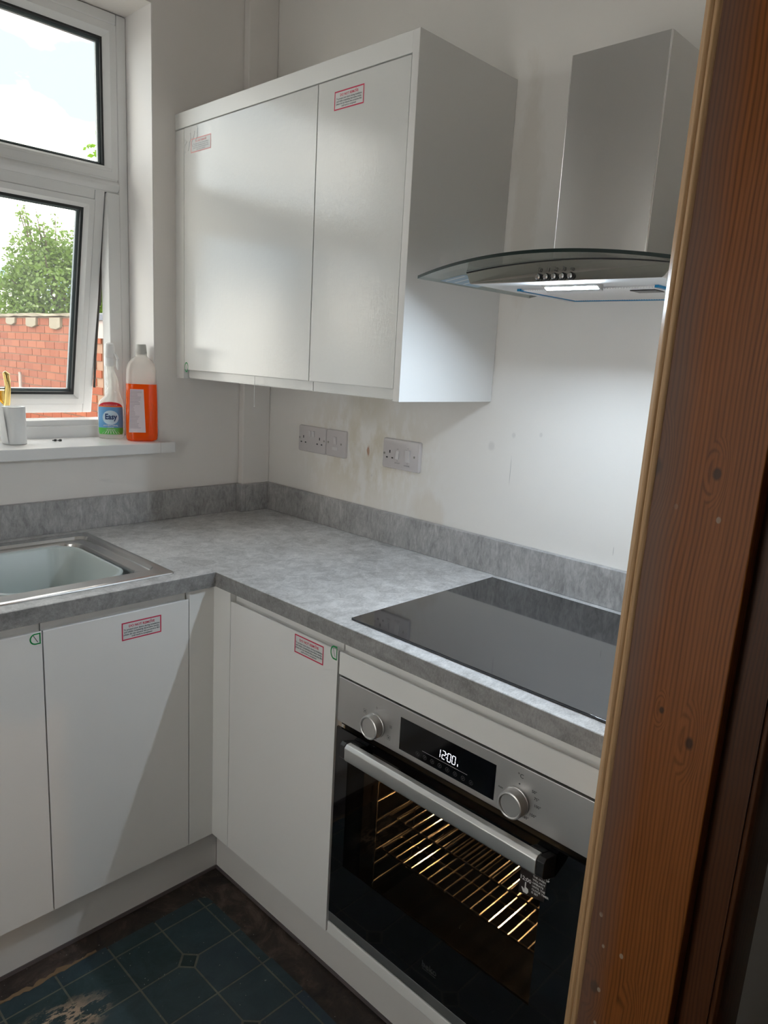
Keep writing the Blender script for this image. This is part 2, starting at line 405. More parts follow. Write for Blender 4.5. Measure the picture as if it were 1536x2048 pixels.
# floor
mt, t, p, _ = new_mat('bare_floor')
a = noise(t, pos_node(t), 9, 7, .7, 1.2); b = noise(t, pos_node(t, (1, 1, 1)), 70, 4, .6)
c = ramp(t, a, [(.35, (.008, .005, .004)), (.52, (.036, .024, .019)), (.70, (.12, .085, .066))])
spk = ramp(t, noise(t, pos_node(t), 130, 2, .5), [(.72, (0, 0, 0)), (.76, (1, 1, 1))])
t.links.new(mixc(t, math_n(t, 'MULTIPLY', spk, .6), c, (.45, .42, .38)), p.inputs['Base Color']); p.inputs['Roughness'].default_value = .5; bump(t, p, a, .4, .004)
M['floor'] = mt
def vinyl(name, base, rnd=.5):
    mt, t, p, _ = new_mat(name)
    oi = N(t, 'ShaderNodeObjectInfo'); a = noise(t, pos_node(t), 14, 6, .7, .8)
    hs = N(t, 'ShaderNodeHueSaturation'); hs.inputs['Color'].default_value = (*base, 1)
    t.links.new(math_n(t, 'MULTIPLY_ADD', oi.outputs['Random'], 1.2, .5), hs.inputs['Value']); t.links.new(math_n(t, 'MULTIPLY_ADD', oi.outputs['Random'], .13, .435), hs.inputs['Hue'])
    c = mixc(t, ramp(t, a, [(.3, (0, 0, 0)), (.75, (1, 1, 1))]), hs.outputs[0], tuple(x * 1.9 + .01 for x in base))
    spk = ramp(t, noise(t, pos_node(t), 150, 2, .5), [(.735, (0, 0, 0)), (.76, (1, 1, 1))])
    c = mixc(t, math_n(t, 'MULTIPLY', spk, .55), c, (.5, .5, .48))
    # worn-through patch, bare backing showing
    st = noise(t, pos_node(t, (6, 14, 1)), 2.2, 6, .7)
    w = blob(t, (-1.10, -.755, 0), (.16, .075, .2), st, .55)
    w = math_n(t, 'MULTIPLY', w, ramp(t, st, [(.50, (0, 0, 0)), (.53, (1, 1, 1))]))
    c = mixc(t, w, c, (.42, .31, .22))
    t.links.new(c, p.inputs['Base Color']); p.inputs['Roughness'].default_value = .42; bump(t, p, a, .15, .002); return mt
M['tile'] = vinyl('vinyl_tile', (.012, .028, .034)); M['inset'] = vinyl('vinyl_inset', (.004, .016, .018)); M['grout'] = vinyl('vinyl_grout', (.085, .085, .066))
M['tan'] = mat('torn_backing', (.20, .13, .07), .8)

# brick
mt, t, p, _ = new_mat('brick_red')
oi = N(t, 'ShaderNodeObjectInfo'); a = noise(t, pos_node(t), 16, 5, .7)
c = mixc(t, oi.outputs['Random'], (.22, .048, .015), (.30, .085, .032)); c = mixc(t, math_n(t, 'MULTIPLY', a, .5), c, (.16, .04, .016))
t.links.new(c, p.inputs['Base Color']); p.inputs['Roughness'].default_value = .85; bump(t, p, a, .4, .004); M['brick'] = mt
mt, t, p, _ = new_mat('brick_dark')
oi = N(t, 'ShaderNodeObjectInfo'); c = mixc(t, oi.outputs['Random'], (.20, .055, .03), (.27, .09, .05))
t.links.new(c, p.inputs['Base Color']); p.inputs['Roughness'].default_value = .85; M['brick2'] = mt
M['mortar'] = mat('mortar', (.27, .17, .11), .9); M['coping'] = paint_mat('coping_stone', (.22, .18, .12)); M['paving'] = paint_mat('yard_paving', (.34, .33, .31))

# ================================================================== THE SETTING
X0 = -2.30                  # far left wall of the kitchen
YD0, YD1 = -1.852, -1.712   # partition with the doorway
CEIL = 2.72
WX0, WX1, WZ0, WZ1 = -1.46, -.424, 1.118, 2.385   # window opening

struct(obj('floor', MB().box(X0 - .1, .12, -3.6, .28, -.12, 0), M['floor']))
struct(obj('ceiling', MB().box(X0 - .1, .12, -3.6, .28, CEIL, CEIL + .1), M['ceiling']))
struct(obj('wall_right', MB().box(0, .12, YD1, .28, 0, CEIL), M['wall_r']))
b = MB(); b.box(X0, WX0, 0, .28, 0, CEIL); b.box(WX1, 0, 0, .28, 0, CEIL); b.box(WX0, WX1, 0, .28, 0, WZ0); b.box(WX0, WX1, 0, .28, WZ1, CEIL)
struct(obj('wall_window', b, M['wall']))
BD0, BD1, BZ = -1.66, -.84, 2.08
b = MB(); b.box(X0 - .1, X0, BD1, .28, 0, CEIL); b.box(X0 - .1, X0, -3.6, BD0, 0, CEIL); b.box(X0 - .1, X0, BD0, BD1, BZ, CEIL)
struct(obj('wall_left', b, M['wall']))
struct(obj('wall_corner', MB().box(-.1126, 0, -.0288, 0, 0, CEIL), M['wall'], bevel=.004), 'boxed-in pipe in the corner beside the window wall')
b = MB(); b.box(-.63, .12, YD0, YD1, 0, CEIL); b.box(X0, -1.98, YD0, YD1, 0, CEIL); b.box(-1.98, -.63, YD0, YD1, 2.06, CEIL)
struct(obj('wall_door', b, M['wall']))
struct(obj('wall_hall_right', MB().box(.0, .12, -3.6, YD0, 0, CEIL), M['hall']))
struct(obj('wall_hall_back', MB().box(X0, 0, -3.7, -3.6, 0, CEIL), M['hall']))

# ------------------------------------------------------------------ window
FY = .15                      # inner face of the frame
win = obj('window_1', MB(), M['upvc']); struct(win, 'white plastic window with a fixed top light above a tilted-open sash')
def wpart(name, mb, mt, par=win, **k):
    return obj(name, mb, mt, par, **k)
def frame_rect(mb, x0, x1, z0, z1, w, y0, y1):
    mb.box(x0, x0 + w, y0, y1, z0, z1); mb.box(x1 - w, x1, y0, y1, z0, z1); mb.box(x0 + w, x1 - w, y0, y1, z1 - w, z1); mb.box(x0 + w, x1 - w, y0, y1, z0, z0 + w)
b = MB(); x0, x1, z0, z1 = WX0 + .002, WX1 - .002, 1.150, WZ1 - .002
b.box(x1 - .030, x1, FY, FY + .07, z0, z1); b.box(x0, x0 + .030, FY, FY + .07, z0, z1); b.box(x0 + .03, x1 - .03, FY, FY + .07, z1 - .030, z1); b.box(x0 + .03, x1 - .03, FY - .004, FY + .07, z0, z0 + .058)
wpart('frame', b, M['upvc'], bevel=.004)
wpart('frame_lip', MB().box(x0 + .03, x1 - .03, FY - .010, FY - .004, z0, z0 + .040), M['upvc'], bevel=.002)
# transom, mullion and beads of the top light
b = MB(); b.prism([(FY + .004, 1.892), (FY + .004, 1.925), (FY - .006, 1.915), (FY - .006, 1.905)], 0, x0 + .03, x1 - .03)
b.prism([(FY + .004, 1.890), (FY + .004, 1.960), (FY + .06, 1.960), (FY + .06, 1.890)], 0, x0 + .03, x1 - .03); wpart('transom', b, M['upvc'], bevel=.003)
wpart('mullion', MB().box(-1.115, -1.055, FY, FY + .065, z0 + .058, 1.890), M['upvc'], bevel=.003)
def beads(mb, xa, xb, za, zb, w, y0, y1):
    # mitred sloping glazing bead
    def lp(i, y): return [(xa + i, y, za + i), (xb - i, y, za + i), (xb - i, y, zb - i), (xa + i, y, zb - i)]
    mb.loft([lp(0, y1), lp(0, y0), lp(w * .55, y0), lp(w, y0 + .014), lp(w, y1)])
gx0, gx1, gz0, gz1 = x0 + .030, x1 - .030, 1.930, z1 - .030
b = MB(); beads(b, gx0, gx1, gz0, gz1, .036, FY + .003, FY + .04); wpart('glazing_bead', b, M['upvc'])
b = MB(); frame_rect(b, gx0 + .036, gx1 - .036, gz0 + .033, gz1 - .036, .006, FY + .018, FY + .026); wpart('gasket', b, M['gasket'])
b = MB(); frame_rect(b, gx0 + .040, gx1 - .040, gz0 + .036, gz1 - .040, .010, FY + .030, FY + .040); wpart('glazing_spacer', b, M['spacer'])
wpart('pane', MB().box(gx0 + .034, gx1 - .034, FY + .027, FY + .029, gz0 + .03, gz1 - .034), M['glass_clean'])
# fixed light behind the mullion (left, outside the picture)
fx0, fx1, fz0, fz1 = x0 + .030, -1.115, z0 + .058, 1.890
b = MB(); beads(b, fx0, fx1, fz0, fz1, .036, FY + .003, FY + .04); wpart('glazing_bead', b, M['upvc'])
wpart('pane', MB().box(fx0 + .034, fx1 - .034, FY + .027, FY + .029, fz0 + .034, fz1 - .034), M['glass_clean'])
# opening edge of the frame (rebate)
b = MB(); b.box(-.494, -.454, FY - .001, FY + .05, z0 + .058, 1.890); wpart('frame_rebate', b, M['upvc'], bevel=.003)
# tilted sash, built upright about its hinge then turned
sash_x0, sash_x1 = -1.055, -.497; SH = .690; hz, hy = 1.893, FY + .005
TILT = math.radians(11.2)
R_s = Matrix.Translation((0, hy, hz)) @ Matrix.Rotation(TILT, 4, 'X')
def turn(mb):
    for v in mb.bm.verts: v.co = R_s @ v.co
    return mb
b = MB(); w = .030
for (xa, xb, za, zb) in ((sash_x0, sash_x0 + w, -SH, 0), (sash_x1 - w, sash_x1, -SH, 0), (sash_x0 + w, sash_x1 - w, -w, 0), (sash_x0 + w, sash_x1 - w, -SH, -SH + w)): b.box(xa, xb, 0, .05, za, zb)
sash = wpart('sash', turn(b), M['upvc'], bevel=.003)
b = MB(); beads(b, sash_x0 + w, sash_x1 - w, -SH + w, -w, .030, -.002, .04); wpart('glazing_bead', turn(b), M['upvc'], sash)
b = MB(); frame_rect(b, sash_x0 + .058, sash_x1 - .058, -SH + .058, -.058, .008, .010, .020); wpart('gasket', turn(b), M['gasket'], sash)
b = MB(); frame_rect(b, sash_x0 + .063, sash_x1 - .063, -SH + .063, -.063, .010, .026, .036); wpart('glazing_spacer', turn(b), M['spacer'], sash)
wpart('pane', turn(MB().box(sash_x0 + .056, sash_x1 - .056, .022, .024, -SH + .056, -.056)), M['glass'], sash)
hx = -.778
b = MB(); b.box(hx - .013, hx + .013, -.012, 0, -SH + .012, -SH + .075); b.cyl((hx, 0, -SH + .03), (hx, -.035, -SH + .03), .009)
b.tube([(hx - .001, -.036, -SH + .022), (hx, -.045, -SH + .05), (hx, -.048, -SH + .10), (hx - .004, -.046, -SH + .132), (hx - .010, -.044, -SH + .140)], [.011, .0095, .0085, .0095, .005], 12)
wpart('handle', turn(b), M['gold'], sash, smooth=True)
# friction stay
b = MB(); b.tube([(-.490, FY + .03, 1.86), (-.4925, FY + .055, 1.66), (-.4915, FY + .075, 1.56)], .006, 6); b.tube([(-.492, FY + .05, 1.70), (-.4965, FY + .10, 1.40), (-.496, FY + .115, 1.30)], .004, 6)
wpart('friction_stay', b, M['stay'])
# reveal lining and sill board
struct(obj('trim_1', MB().box(WX1 - .002, WX1 + .0, 0.001, FY + .07, 1.15, WZ1), M['reveal']), 'painted plaster window reveal')
b = MB(); b.prism([(-.036, 1.1165), (-.036, 1.1495), (0.0, 1.1505), (FY + .08, 1.156), (FY + .08, 1.119), (0, 1.1165)], 0, WX0 + .001, WX1 - .001); 
b.box(WX1 - .001, -.373, -.036, -.0005, 1.1165, 1.1500); b.box(WX0 - .05, WX0 + .001, -.036, -.0005, 1.1165, 1.15)
struct(obj('trim_2', b, M['sill'], bevel=.003), 'glossy white window sill board with a chipped end')

# unseen frosted door added in the left wall to brighten the room with daylight
bd = obj('added_fill_door', MB(), M['upvc']); struct(bd, 'unseen glazed door added in the left wall for fill daylight')
b = MB()
for (ya, yb, za, zb) in ((BD0, BD0 + .09, 0, BZ), (BD1 - .09, BD1, 0, BZ), (BD0 + .09, BD1 - .09, BZ - .14, BZ), (BD0 + .09, BD1 - .09, 0, .30)): b.box(X0 - .075, X0 - .02, ya, yb, za, zb)
obj('added_fill_door_frame', b, M['upvc'], bd, bevel=.004)
obj('pane', MB().box(X0 - .05, X0 - .046, BD0 + .09, BD1 - .09, .30, BZ - .14), M['frosted'], bd)
obj('added_fill_door_handle', MB().tube([(X0 - .02, BD1 - .045, 1.0), (X0 + .03, BD1 - .045, 1.0), (X0 + .035, BD1 - .06, 1.0), (X0 + .035, BD1 - .15, 1.0)], .008, 8), M['chrome'], bd, smooth=True)

# ------------------------------------------------------------------ doorway lining (right jamb), slightly out of plumb
def lean(mb):
    for v in mb.bm.verts: v.co.y += -.0115 * (v.co.z - .93)
    return mb
def jamb(name, mb, mt, **k): return struct(obj(name, lean(mb), mt, **k))
ZJ = 2.06
dj = jamb('door_1', MB().box(-.680, -.632, -1.8468, -1.7200, 0, ZJ), M['jamb'], bevel=.002); dj['label'] = 'stained pine door lining of the doorway in the foreground'
b = MB(); b.box(-.655, -.632, -1.8870, -1.8468, 0, ZJ); o = obj('rebate', lean(b), M['jamb2'], dj)
b = MB(); b.cyl((-.6755, -1.7160, 0), (-.6755, -1.7160, ZJ), .0058, 14); b.box(-.676, -.64, -1.7205, -1.7100, 0, ZJ); obj('bead', lean(b), M['bead'], dj, smooth=True)
b = MB(); b.cyl((-.6745, -1.7072, 0), (-.6745, -1.7072, ZJ), .0045, 14); b.box(-.6745, -.64, -1.711, -1.704, 0, ZJ); obj('bead', lean(b), M['bead'], dj, smooth=True)
b = MB(); b.prism([(-.6745, -1.7120), (-.56, -1.7120), (-.56, -1.690), (-.60, -1.686), (-.655, -1.690), (-.6705, -1.7027)], 2, 0, ZJ); obj('architrave', lean(b), M['bead'], dj)
b = MB(); b.prism([(-.652, -1.8875), (-.652, -1.893), (-.646, -1.897), (-.638, -1.894), (-.628, -1.899), (-.575, -1.905), (-.552, -1.900), (-.548, -1.8525), (-.63, -1.8525)], 2, 0, ZJ); obj('architrave', lean(b), M['jamb2'], dj, bevel=.001)
# left jamb and head of the same doorway (outside the picture)
b = MB(); b.box(-1.98, -1.95, -1.8468, -1.712, 0, ZJ); o = obj('door_lining', b, M['jamb2'], dj)
b = MB(); b.box(-1.95, -.690, -1.8468, -1.712, 2.03, ZJ); o = obj('door_head', b, M['jamb2'], dj)

# ------------------------------------------------------------------ vinyl flooring (tile pattern)
P = .1245; GX, GY = -.6530, -.6600
b = MB(); random.seed(3)
edge = [(-.6200, -.6050)]
outl = []
y = -.612
xs = [-.632 - i * .06 for i in range(27)]
top = [(x, -.6215 + random.uniform(-.006, .006) + (.004 if x < -.95 else 0)) for x in xs]
rt = [(-.633 + random.uniform(-.003, .003), -.67 - i * .06) for i in range(18)]
poly = rt[::-1] + top + [(-2.18, -1.70)] + [(-.63, -1.70)]
b.prism(poly[:-1] + [(-.63, -1.70)], 2, 0.0002, .0022)
vin = obj('vinyl_sheet', b, M['grout']); tag(vin, 'worn dark green tile-pattern vinyl sheet on the floor', 'flooring')
G = .0022; CUT = .026
def dot_at(i, j): return (i % 2 != 0) and (j % 2 != 0)
def tile_poly(i, j):
    x1, x0 = GX - i * P - G, GX - (i + 1) * P + G; y1, y0 = GY - j * P - G, GY - (j + 1) * P + G
    cs = [((x1, y1), (i, j)), ((x0, y1), (i + 1, j)), ((x0, y0), (i + 1, j + 1)), ((x1, y0), (i, j + 1))]
    pts = []
    dirs = [((-1, 0), (0, -1)), ((1, 0), (0, -1)), ((1, 0), (0, 1)), ((-1, 0), (0, 1))]
    for k, ((x, y), n) in enumerate(cs):
        if dot_at(*n):
            h, v = dirs[k]; a = (x + h[0] * CUT, y); c = (x, y + v[1] * CUT)
            pts += [c, a] if k in (0, 2) else [a, c]
        else: pts.append((x, y))
    return pts
zt0, zt1 = .0020, .0028
for i in range(0, 12):
    for j in range(0, 8):
        obj('tile', MB().prism(tile_poly(i, j), 2, zt0, zt1), M['tile'], vin)
for i in range(1, 12, 2):
    for j in range(1, 8, 2):
        cx, cy = GX - i * P, GY - j * P; r = CUT - .0035
        obj('inset_tile', MB().prism([(cx - r, cy), (cx, cy - r), (cx + r, cy), (cx, cy + r)], 2, zt0, zt1), M['inset'], vin)
for i in range(12):
    xa, xb = GX - i * P - G, GX - (i + 1) * P + G
    ya, yb = -.617 + random.uniform(-.004, .004), -.617 + random.uniform(-.004, .004)
    obj('border_tile', MB().prism([(xa, GY + G), (xb, GY + G), (xb, yb), (xa, ya)], 2, zt0, zt1), M['tile'], vin)
for j in range(8):
    ya, yb = GY - j * P - G, GY - (j + 1) * P + G
    obj('border_tile', MB().prism([(GX + G, ya), (GX + G, yb), (-.628 + random.uniform(-.003, .003), yb), (-.628 + random.uniform(-.003, .003), ya)], 2, zt0, zt1), M['tile'], vin)
obj('border_tile', MB().prism([(GX + G, GY + G), (-.627, GY + G), (-.63, -.635), (-.645, -.622), (GX + G, -.62)], 2, zt0, zt1), M['tile'], vin)
b = MB(); random.seed(11)
n = 26; up = [(-.925 - .26 * i / n, -.605 + random.uniform(-.006, .005) - .004 * math.sin(i * .5)) for i in range(n + 1)]
lo = [(-.925 - .26 * i / n, -.611 - .006 * math.sin(math.pi * i / n) + random.uniform(-.004, .003)) for i in range(n + 1)]
b.prism(up + lo[::-1], 2, .0004, .0034); obj('torn_edge', b, M['tan'], vin)

# ================================================================== KITCHEN UNITS
ZT, TH = .8983, .0377
WXF, WYF = -.5905, -.6003
DF = -.586          # door faces
PZ = .149
# worktop with a cut-out for the sink bowl
XL = X0 + .002
def inc(x, y):
    if x > WXF: return True
    if y < WYF: return False
    return not (-1.62 < x < -.695 and -.510 < y < -.088)
b = MB().cells([XL, -1.62, -.695, WXF, -.1131, -.0005], [-1.690, WYF, -.510, -.088, -.0292, -.0005], lambda x, y: inc(x, y) and not (x > -.1131 and y > -.0292), ZT - TH, ZT)
wt = obj('worktop', b, M['worktop'], bevel=.002); tag(wt, 'L-shaped grey concrete-effect laminate worktop', 'worktop')
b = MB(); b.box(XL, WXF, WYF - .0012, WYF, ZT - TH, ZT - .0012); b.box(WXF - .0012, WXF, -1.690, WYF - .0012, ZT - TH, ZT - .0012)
obj('shaded_edging', b, M['shaded_edging'], wt)  # thin strip carrying the painted shade of the front edges
UT, UH = .0187, .0946
def upst(x0, x1, y0, y1, label): tag(obj('upstand', MB().box(x0, x1, y0, y1, ZT, ZT + UH), M['upstand'], bevel=.0015), label, 'upstand', 'grey upstands at the back of the worktop')
upst(XL, -.1126 - UT, -UT, -.0005, 'long grey upstand on the window wall behind the sink')
upst(-.1126 - UT, -.1131, -.0288 - UT, -.0005, 'tiny grey upstand return turning round the side of the pipe boxing')
upst(-.1126, -UT, -.0288 - UT, -.0293, 'short grey upstand across the front of the corner pipe boxing')
upst(-UT, -.0005, -1.690, -.0293, 'long grey upstand on the right wall behind the hob')

def unit_thing(name, label, loc, group): return thing(name, label, 'cabinet', loc, group)
G_B = 'white base units under the worktop'
# J-pull profile: depth d behind the face, height z
def jtop(f, s):  # f face coordinate, s +1 into the unit
    pr = [(0, PZ + .0015), (0, .8345), (.0008, .8358), (.0022, .8362), (.0075, .8340), (.0115, .8318), (.0145, .8325), (.0160, .8360), (.0165, .8585), (.0195, .8590), (.0195, PZ + .0015)]
    return [(f + s * d, z) for d, z in pr]
def base_door(axis, a, c, parent, f=DF):
    b = MB()
    if axis == 'x': b.prism(jtop(f, 1), 0, a, c)
    else:
        for_pts = jtop(f, 1); b.prism(for_pts, 1, a, c)
    return obj('door', b, M['door'], parent, bevel=.0006, seg=1)

def warn_label(parent, o, r, u, w, h, faded=False, name='warning_label'):
    """red framed protective-film notice, one mesh: o = lower left corner"""
    o, r, u = Vector(o), Vector(r), Vector(u); n = r.cross(u); b = MB()
    def q(x0, x1, y0, y1, k): b.quad(*[o + r * x + u * y + n * k for x, y in ((x0, y0), (x1, y0), (x1, y1), (x0, y1))])
    b.mi = 0; q(0, w, 0, h, .00015)
    t_ = .0028; b.mi = 1
    for a in ((0, w, 0, t_), (0, w, h - t_, h), (0, t_, t_, h - t_), (w - t_, w, t_, h - t_)): q(*a, .0004)
    b.text('DO NOT REMOVE', o + r * (w / 2) + u * (h * .70), r, u, h * .185, bold=.0002, nrm=.0004)
    c = o + r * (w * .735) + u * (h * .865)
    b.quad(*[c + r * x + u * y + n * .0004 for x, y in ((-.0028, -.002), (-.0020, -.002), (.0002, .0016), (-.0006, .0016))]); b.quad(*[c + r * x + u * y + n * .0004 for x, y in ((.0026, -.002), (.0018, -.002), (-.0004, .0016), (.0004, .0016))])
    b.mi = 2
    for k, s in enumerate(('To protect your doors during installation', 'and whilst completing decorative works,', 'please do not remove this protective film', 'until work is completed')):
        b.text(s, o + r * (w / 2) + u * (h * (.545 - k * .135)), r, u, h * .125, bold=.00012, nrm=.0004)
    obj(name, b, [M['lab_white'], M['lab_pink' if faded else 'lab_red'], M['lab_textf' if faded else 'lab_text']], parent, fix=False)
def pen_ring(parent, c, r, u, rx, ry, flat=None, name='marker_ring'):
    c, r, u = Vector(c), Vector(r), Vector(u); n = r.cross(u); b = MB()
    pts = []
    for i in range(28):
        a = 2 * math.pi * i / 28; x, y = rx * math.cos(a), ry * math.sin(a)
        if flat == 'r' and x > 0: x = rx * .82; y = ry * (1 if math.sin(a) > 0 else -1) * min(1, abs(math.sin(a)) * 1.3)
        pts.append((x, y))
    loop = [c + r * x + u * y + n * .0005 for x, y in pts] ; inner = [c + r * x * .76 + u * y * .78 + n * .0005 for x, y in pts]
    b.loft([loop, inner])
    b.mi = 1; d = (r * .35 * rx + u * -.62 * ry); e = (r * .8 + u * .5).normalized() * .0006
    b.quad(c - d - e + n * .0005, c + d - e + n * .0005, c + d + e + n * .0005, c - d + e + n * .0005)
    obj(name, b, [M['green_pen'], M['lab_text']], parent, fix=False)

def carcass(parent, x0, x1, y0, y1, z0, z1, name='carcass', mt='unit'):
    return obj(name, MB().box(x0, x1, y0, y1, z0, z1), M[mt], parent)
RX, RZ = Vector((1, 0, 0)), Vector((0, 0, 1)); RYm = Vector((0, -1, 0))
# sink base (two doors on the left run)
u = unit_thing('base_cabinet', 'white sink base unit with two handleless doors under the sink', (-1.01, -.3, PZ), G_B)
b = MB(); b.box(-1.364, -1.348, DF + .0197, -.03, PZ, .8600); b.box(-.678, -.662, DF + .0197, -.03, PZ, .86); b.box(-1.348, -.678, DF + .0197, -.03, PZ, PZ + .016); b.box(-1.348, -.678, -.045, -.03, PZ, .60); b.box(-1.348, -.678, DF + .0197, DF + .036, .70, .8600)
obj('carcass', b, M['unit'], u)
d1 = obj('door', MB().prism([(y, z) for y, z in jtop(DF, 1)], 0, -1.0088, -.6590), M['door'], u)
d2 = obj('door', MB().prism([(y, z) for y, z in jtop(DF, 1)], 0, -1.3640, -1.0122), M['door'], u)
warn_label(d1, (-.8335, DF, .7690), RX, RZ, .100, .0435)
pen_ring(d2, (-1.0250, DF, .8215), RX, RZ, .0125, .0125, 'r')
# next base unit further left (outside the picture)
u = unit_thing('base_cabinet', 'white single-door base unit on the left run beyond the sink unit', (-1.65, -.3, PZ), G_B)
carcass(u, -1.964, -1.368, DF + .0197, -.02, PZ, .86); obj('door', MB().prism(jtop(DF, 1), 0, -1.962, -1.3675), M['door'], u)
# corner unit with its door on the right run
u = unit_thing('base_cabinet', 'white corner base unit with one handleless door beside the oven', (-.3, -.86, PZ), G_B)
carcass(u, DF + .0197, -.02, -1.0535, -.668, PZ, .8600)
d3 = obj('door', MB().prism(jtop(DF, 1), 1, -1.0555, -.6610), M['door'], u)
warn_label(d3, (DF, -.9120, .7870), RYm, RZ, .098, .0435)
pen_ring(d3, (DF, -1.0435, .8285), RYm, RZ, .0115, .0155, 'r')
# corner post
b = MB(); b.prism([(-.6565, DF), (DF, DF), (DF, -.6585), (DF + .018, -.6585), (DF + .018, DF + .018), (-.6565, DF + .018)], 2, PZ, .8600)
tag(obj('corner_post', b, M['unit'], bevel=.001), 'plain white corner post where the two runs of base units meet', 'panel')
# oven housing
u = unit_thing('oven_housing', 'white oven housing unit with filler panels above and below the oven', (-.3, -1.36, PZ), G_B)
b = MB(); b.box(DF + .02, -.02, -1.0628, -1.0560, PZ, .86); b.box(DF + .004, -.02, -1.6790, -1.6640, PZ, .86); b.box(DF + .02, -.02, -1.664, -1.0628, PZ, .180); b.box(DF + .018, -.03, -1.664, -1.0628, .800, .86)
obj('carcass', b, M['unit'], u)
fp = [(0, .7860), (0, .8345), (.0008, .8358), (.0022, .8362), (.0075, .8340), (.0115, .8318), (.0145, .8325), (.0160, .8360), (.0165, .8585), (.0178, .8590), (.0178, .7860)]
obj('filler_panel', MB().prism([(DF + d, z) for d, z in fp], 1, -1.6615, -1.0605), M['unit'], u, bevel=.0006, seg=1)
obj('lower_panel', MB().box(DF, DF + .018, -1.6615, -1.0590, PZ + .001, .1795), M['unit'], u, bevel=.0025)
# plinths
for nm, a, lab in (('x', (XL, -.545, -.545, -.530), 'low white plinth along the left run under the sink unit'), ('y', (-.545, -.530, -1.690, -.5452), 'low white plinth along the right run under the oven')):
    o = obj('plinth', MB().box(*a[:2], *a[2:], .004, PZ - .001), M['plinth'], bevel=.001); tag(o, lab, 'plinth', 'plinths along the floor')
    if nm == 'x': s_ = MB().box(XL, -.5475, -.5475, -.545, 0, .010)
    else: s_ = MB().box(-.5475, -.545, -1.69, -.5475, 0, .010)
    obj('seal_strip', s_, M['seal'], o)

# ------------------------------------------------------------------ wall units
G_W = 'white wall units on the right wall'
WF, WZB, WZT = -.351, 1.3500, 2.0690
def jbot(f):
    pr = [(0, WZT), (0, 1.3785), (.0008, 1.3772), (.0022, 1.3768), (.0075, 1.3790), (.0115, 1.3810), (.0145, 1.3805), (.0160, 1.3770), (.0165, 1.3528), (.0195, 1.3522), (.0195, WZT)]
    return [(f + d, z) for d, z in pr]
u = unit_thing('wall_cabinet', 'wide white glossy wall unit door nearest the window', (-.17, -.34, WZB), G_W)
carcass(u, WF + .0198, -.114, -.6495, -.0475, WZB + .001, 2.1145); obj('carcass_back', MB().box(-.1135, -.0005, -.6495, -.0475, WZB + .001, 2.1145), M['unit'], u)
wd1 = obj('door', MB().prism(jbot(WF), 1, -.6480, -.0495), M['door_gloss'], u)
obj('filler_strip', MB().box(WF, WF + .05, -.0465, -.0006, WZB, 2.0690), M['unit'], u, bevel=.001)
warn_label(wd1, (WF, -.0870, 1.9965), RYm, RZ, .105, .0380, True)
pen_ring(wd1, (WF, -.0625, 1.3850), RYm, RZ, .0105, .0150, None)
b = MB(); random.seed(5)
for k in range(4):
    cy, cz = -.060 - .02 * k, 2.020 + .008 * k; pts = []
    for i in range(5): pts.append((WF - .0006 - .002 * (i % 2), cy + random.uniform(-.010, .010), cz + .010 * (i - 2) + random.uniform(-.004, .004)))
    b.tube(pts, .0007, 4)
obj('film_wrinkle', b, M['white'], wd1)
b = MB(); b.tube([(WF - .0012, -.420, 1.379), (WF - .0025, -.4203, 1.352), (WF - .002, -.4200, 1.322), (WF - .0022, -.4205, 1.300), (WF - .0015, -.4225, 1.2935), (WF - .0012, -.4185, 1.2928), (WF - .0015, -.4205, 1.297)], .0008, 5)
obj('film_thread', b, M['white'], wd1)
u = unit_thing('wall_cabinet', 'narrow white glossy wall unit next to the extractor hood', (-.17, -.81, WZB), G_W)
carcass(u, WF + .0198, -.0005, -.9500, -.6505, WZB + .001, 2.1145)
wd2 = obj('door', MB().prism(jbot(WF), 1, -.9480, -.6515), M['door_gloss'], u)
obj('end_panel', MB().box(WF - .002, -.0005, -.9705, -.9510, WZB - .001, 2.1150), M['unit_panel'], u, bevel=.0008)
warn_label(wd2, (WF, -.7090, 2.0010), RYm, RZ, .099, .0405)
tag(obj('cornice_board', MB().box(WF - .001, WF + .0175, -.9505, -.0006, 2.0720, 2.1150), M['unit'], bevel=.001), 'plain white board running along the top of the wall unit doors', 'cornice')

# ------------------------------------------------------------------ sink and washing-up bowl
sk = thing('kitchen_sink', 'stainless steel inset sink with a drainer in the left worktop', 'sink', (-.93, -.31, ZT))
b = MB(); z = ZT
def sl(x0, x1, y0, y1, r, zz): return rrect(x0, x1, y0, y1, r, zz, 6)
loops = [sl(-1.635, -.677, -.556, -.058, .012, z + .0006), sl(-1.634, -.678, -.555, -.059, .012, z + .0030), sl(-1.630, -.682, -.551, -.063, .012, z + .0042), sl(-1.622, -.6905, -.541, -.072, .014, z + .0034),
         sl(-1.616, -.697, -.503, -.092, .030, z + .0028), sl(-1.612, -.702, -.499, -.096, .030, z - .0045)]
b.loft(loops)
L2 = [sl(-1.612, -.702, -.499, -.096, .030, z - .0045), sl(-1.108, -.732, -.497, -.112, .050, z - .0050), sl(-1.105, -.735, -.494, -.115, .05, z - .008), sl(-1.100, -.740, -.489, -.120, .05, z - .030), sl(-1.090, -.752, -.478, -.132, .05, z - .150), sl(-1.06, -.785, -.445, -.165, .04, z - .165)]
b.loft(L2, cap1=True)
bmesh.ops.remove_doubles(b.bm, verts=b.bm.verts[:], dist=.00005)
obj('bowl', b, M['steel_sink'], sk, smooth=True)
b = MB()
for k in range(7): b.tube([(-1.17, -.16 - k * .047, z - .0035), (-1.58, -.16 - k * .047, z - .0035)], .004, 6)
obj('drainer_ridge', b, M['steel_sink'], sk, smooth=True)
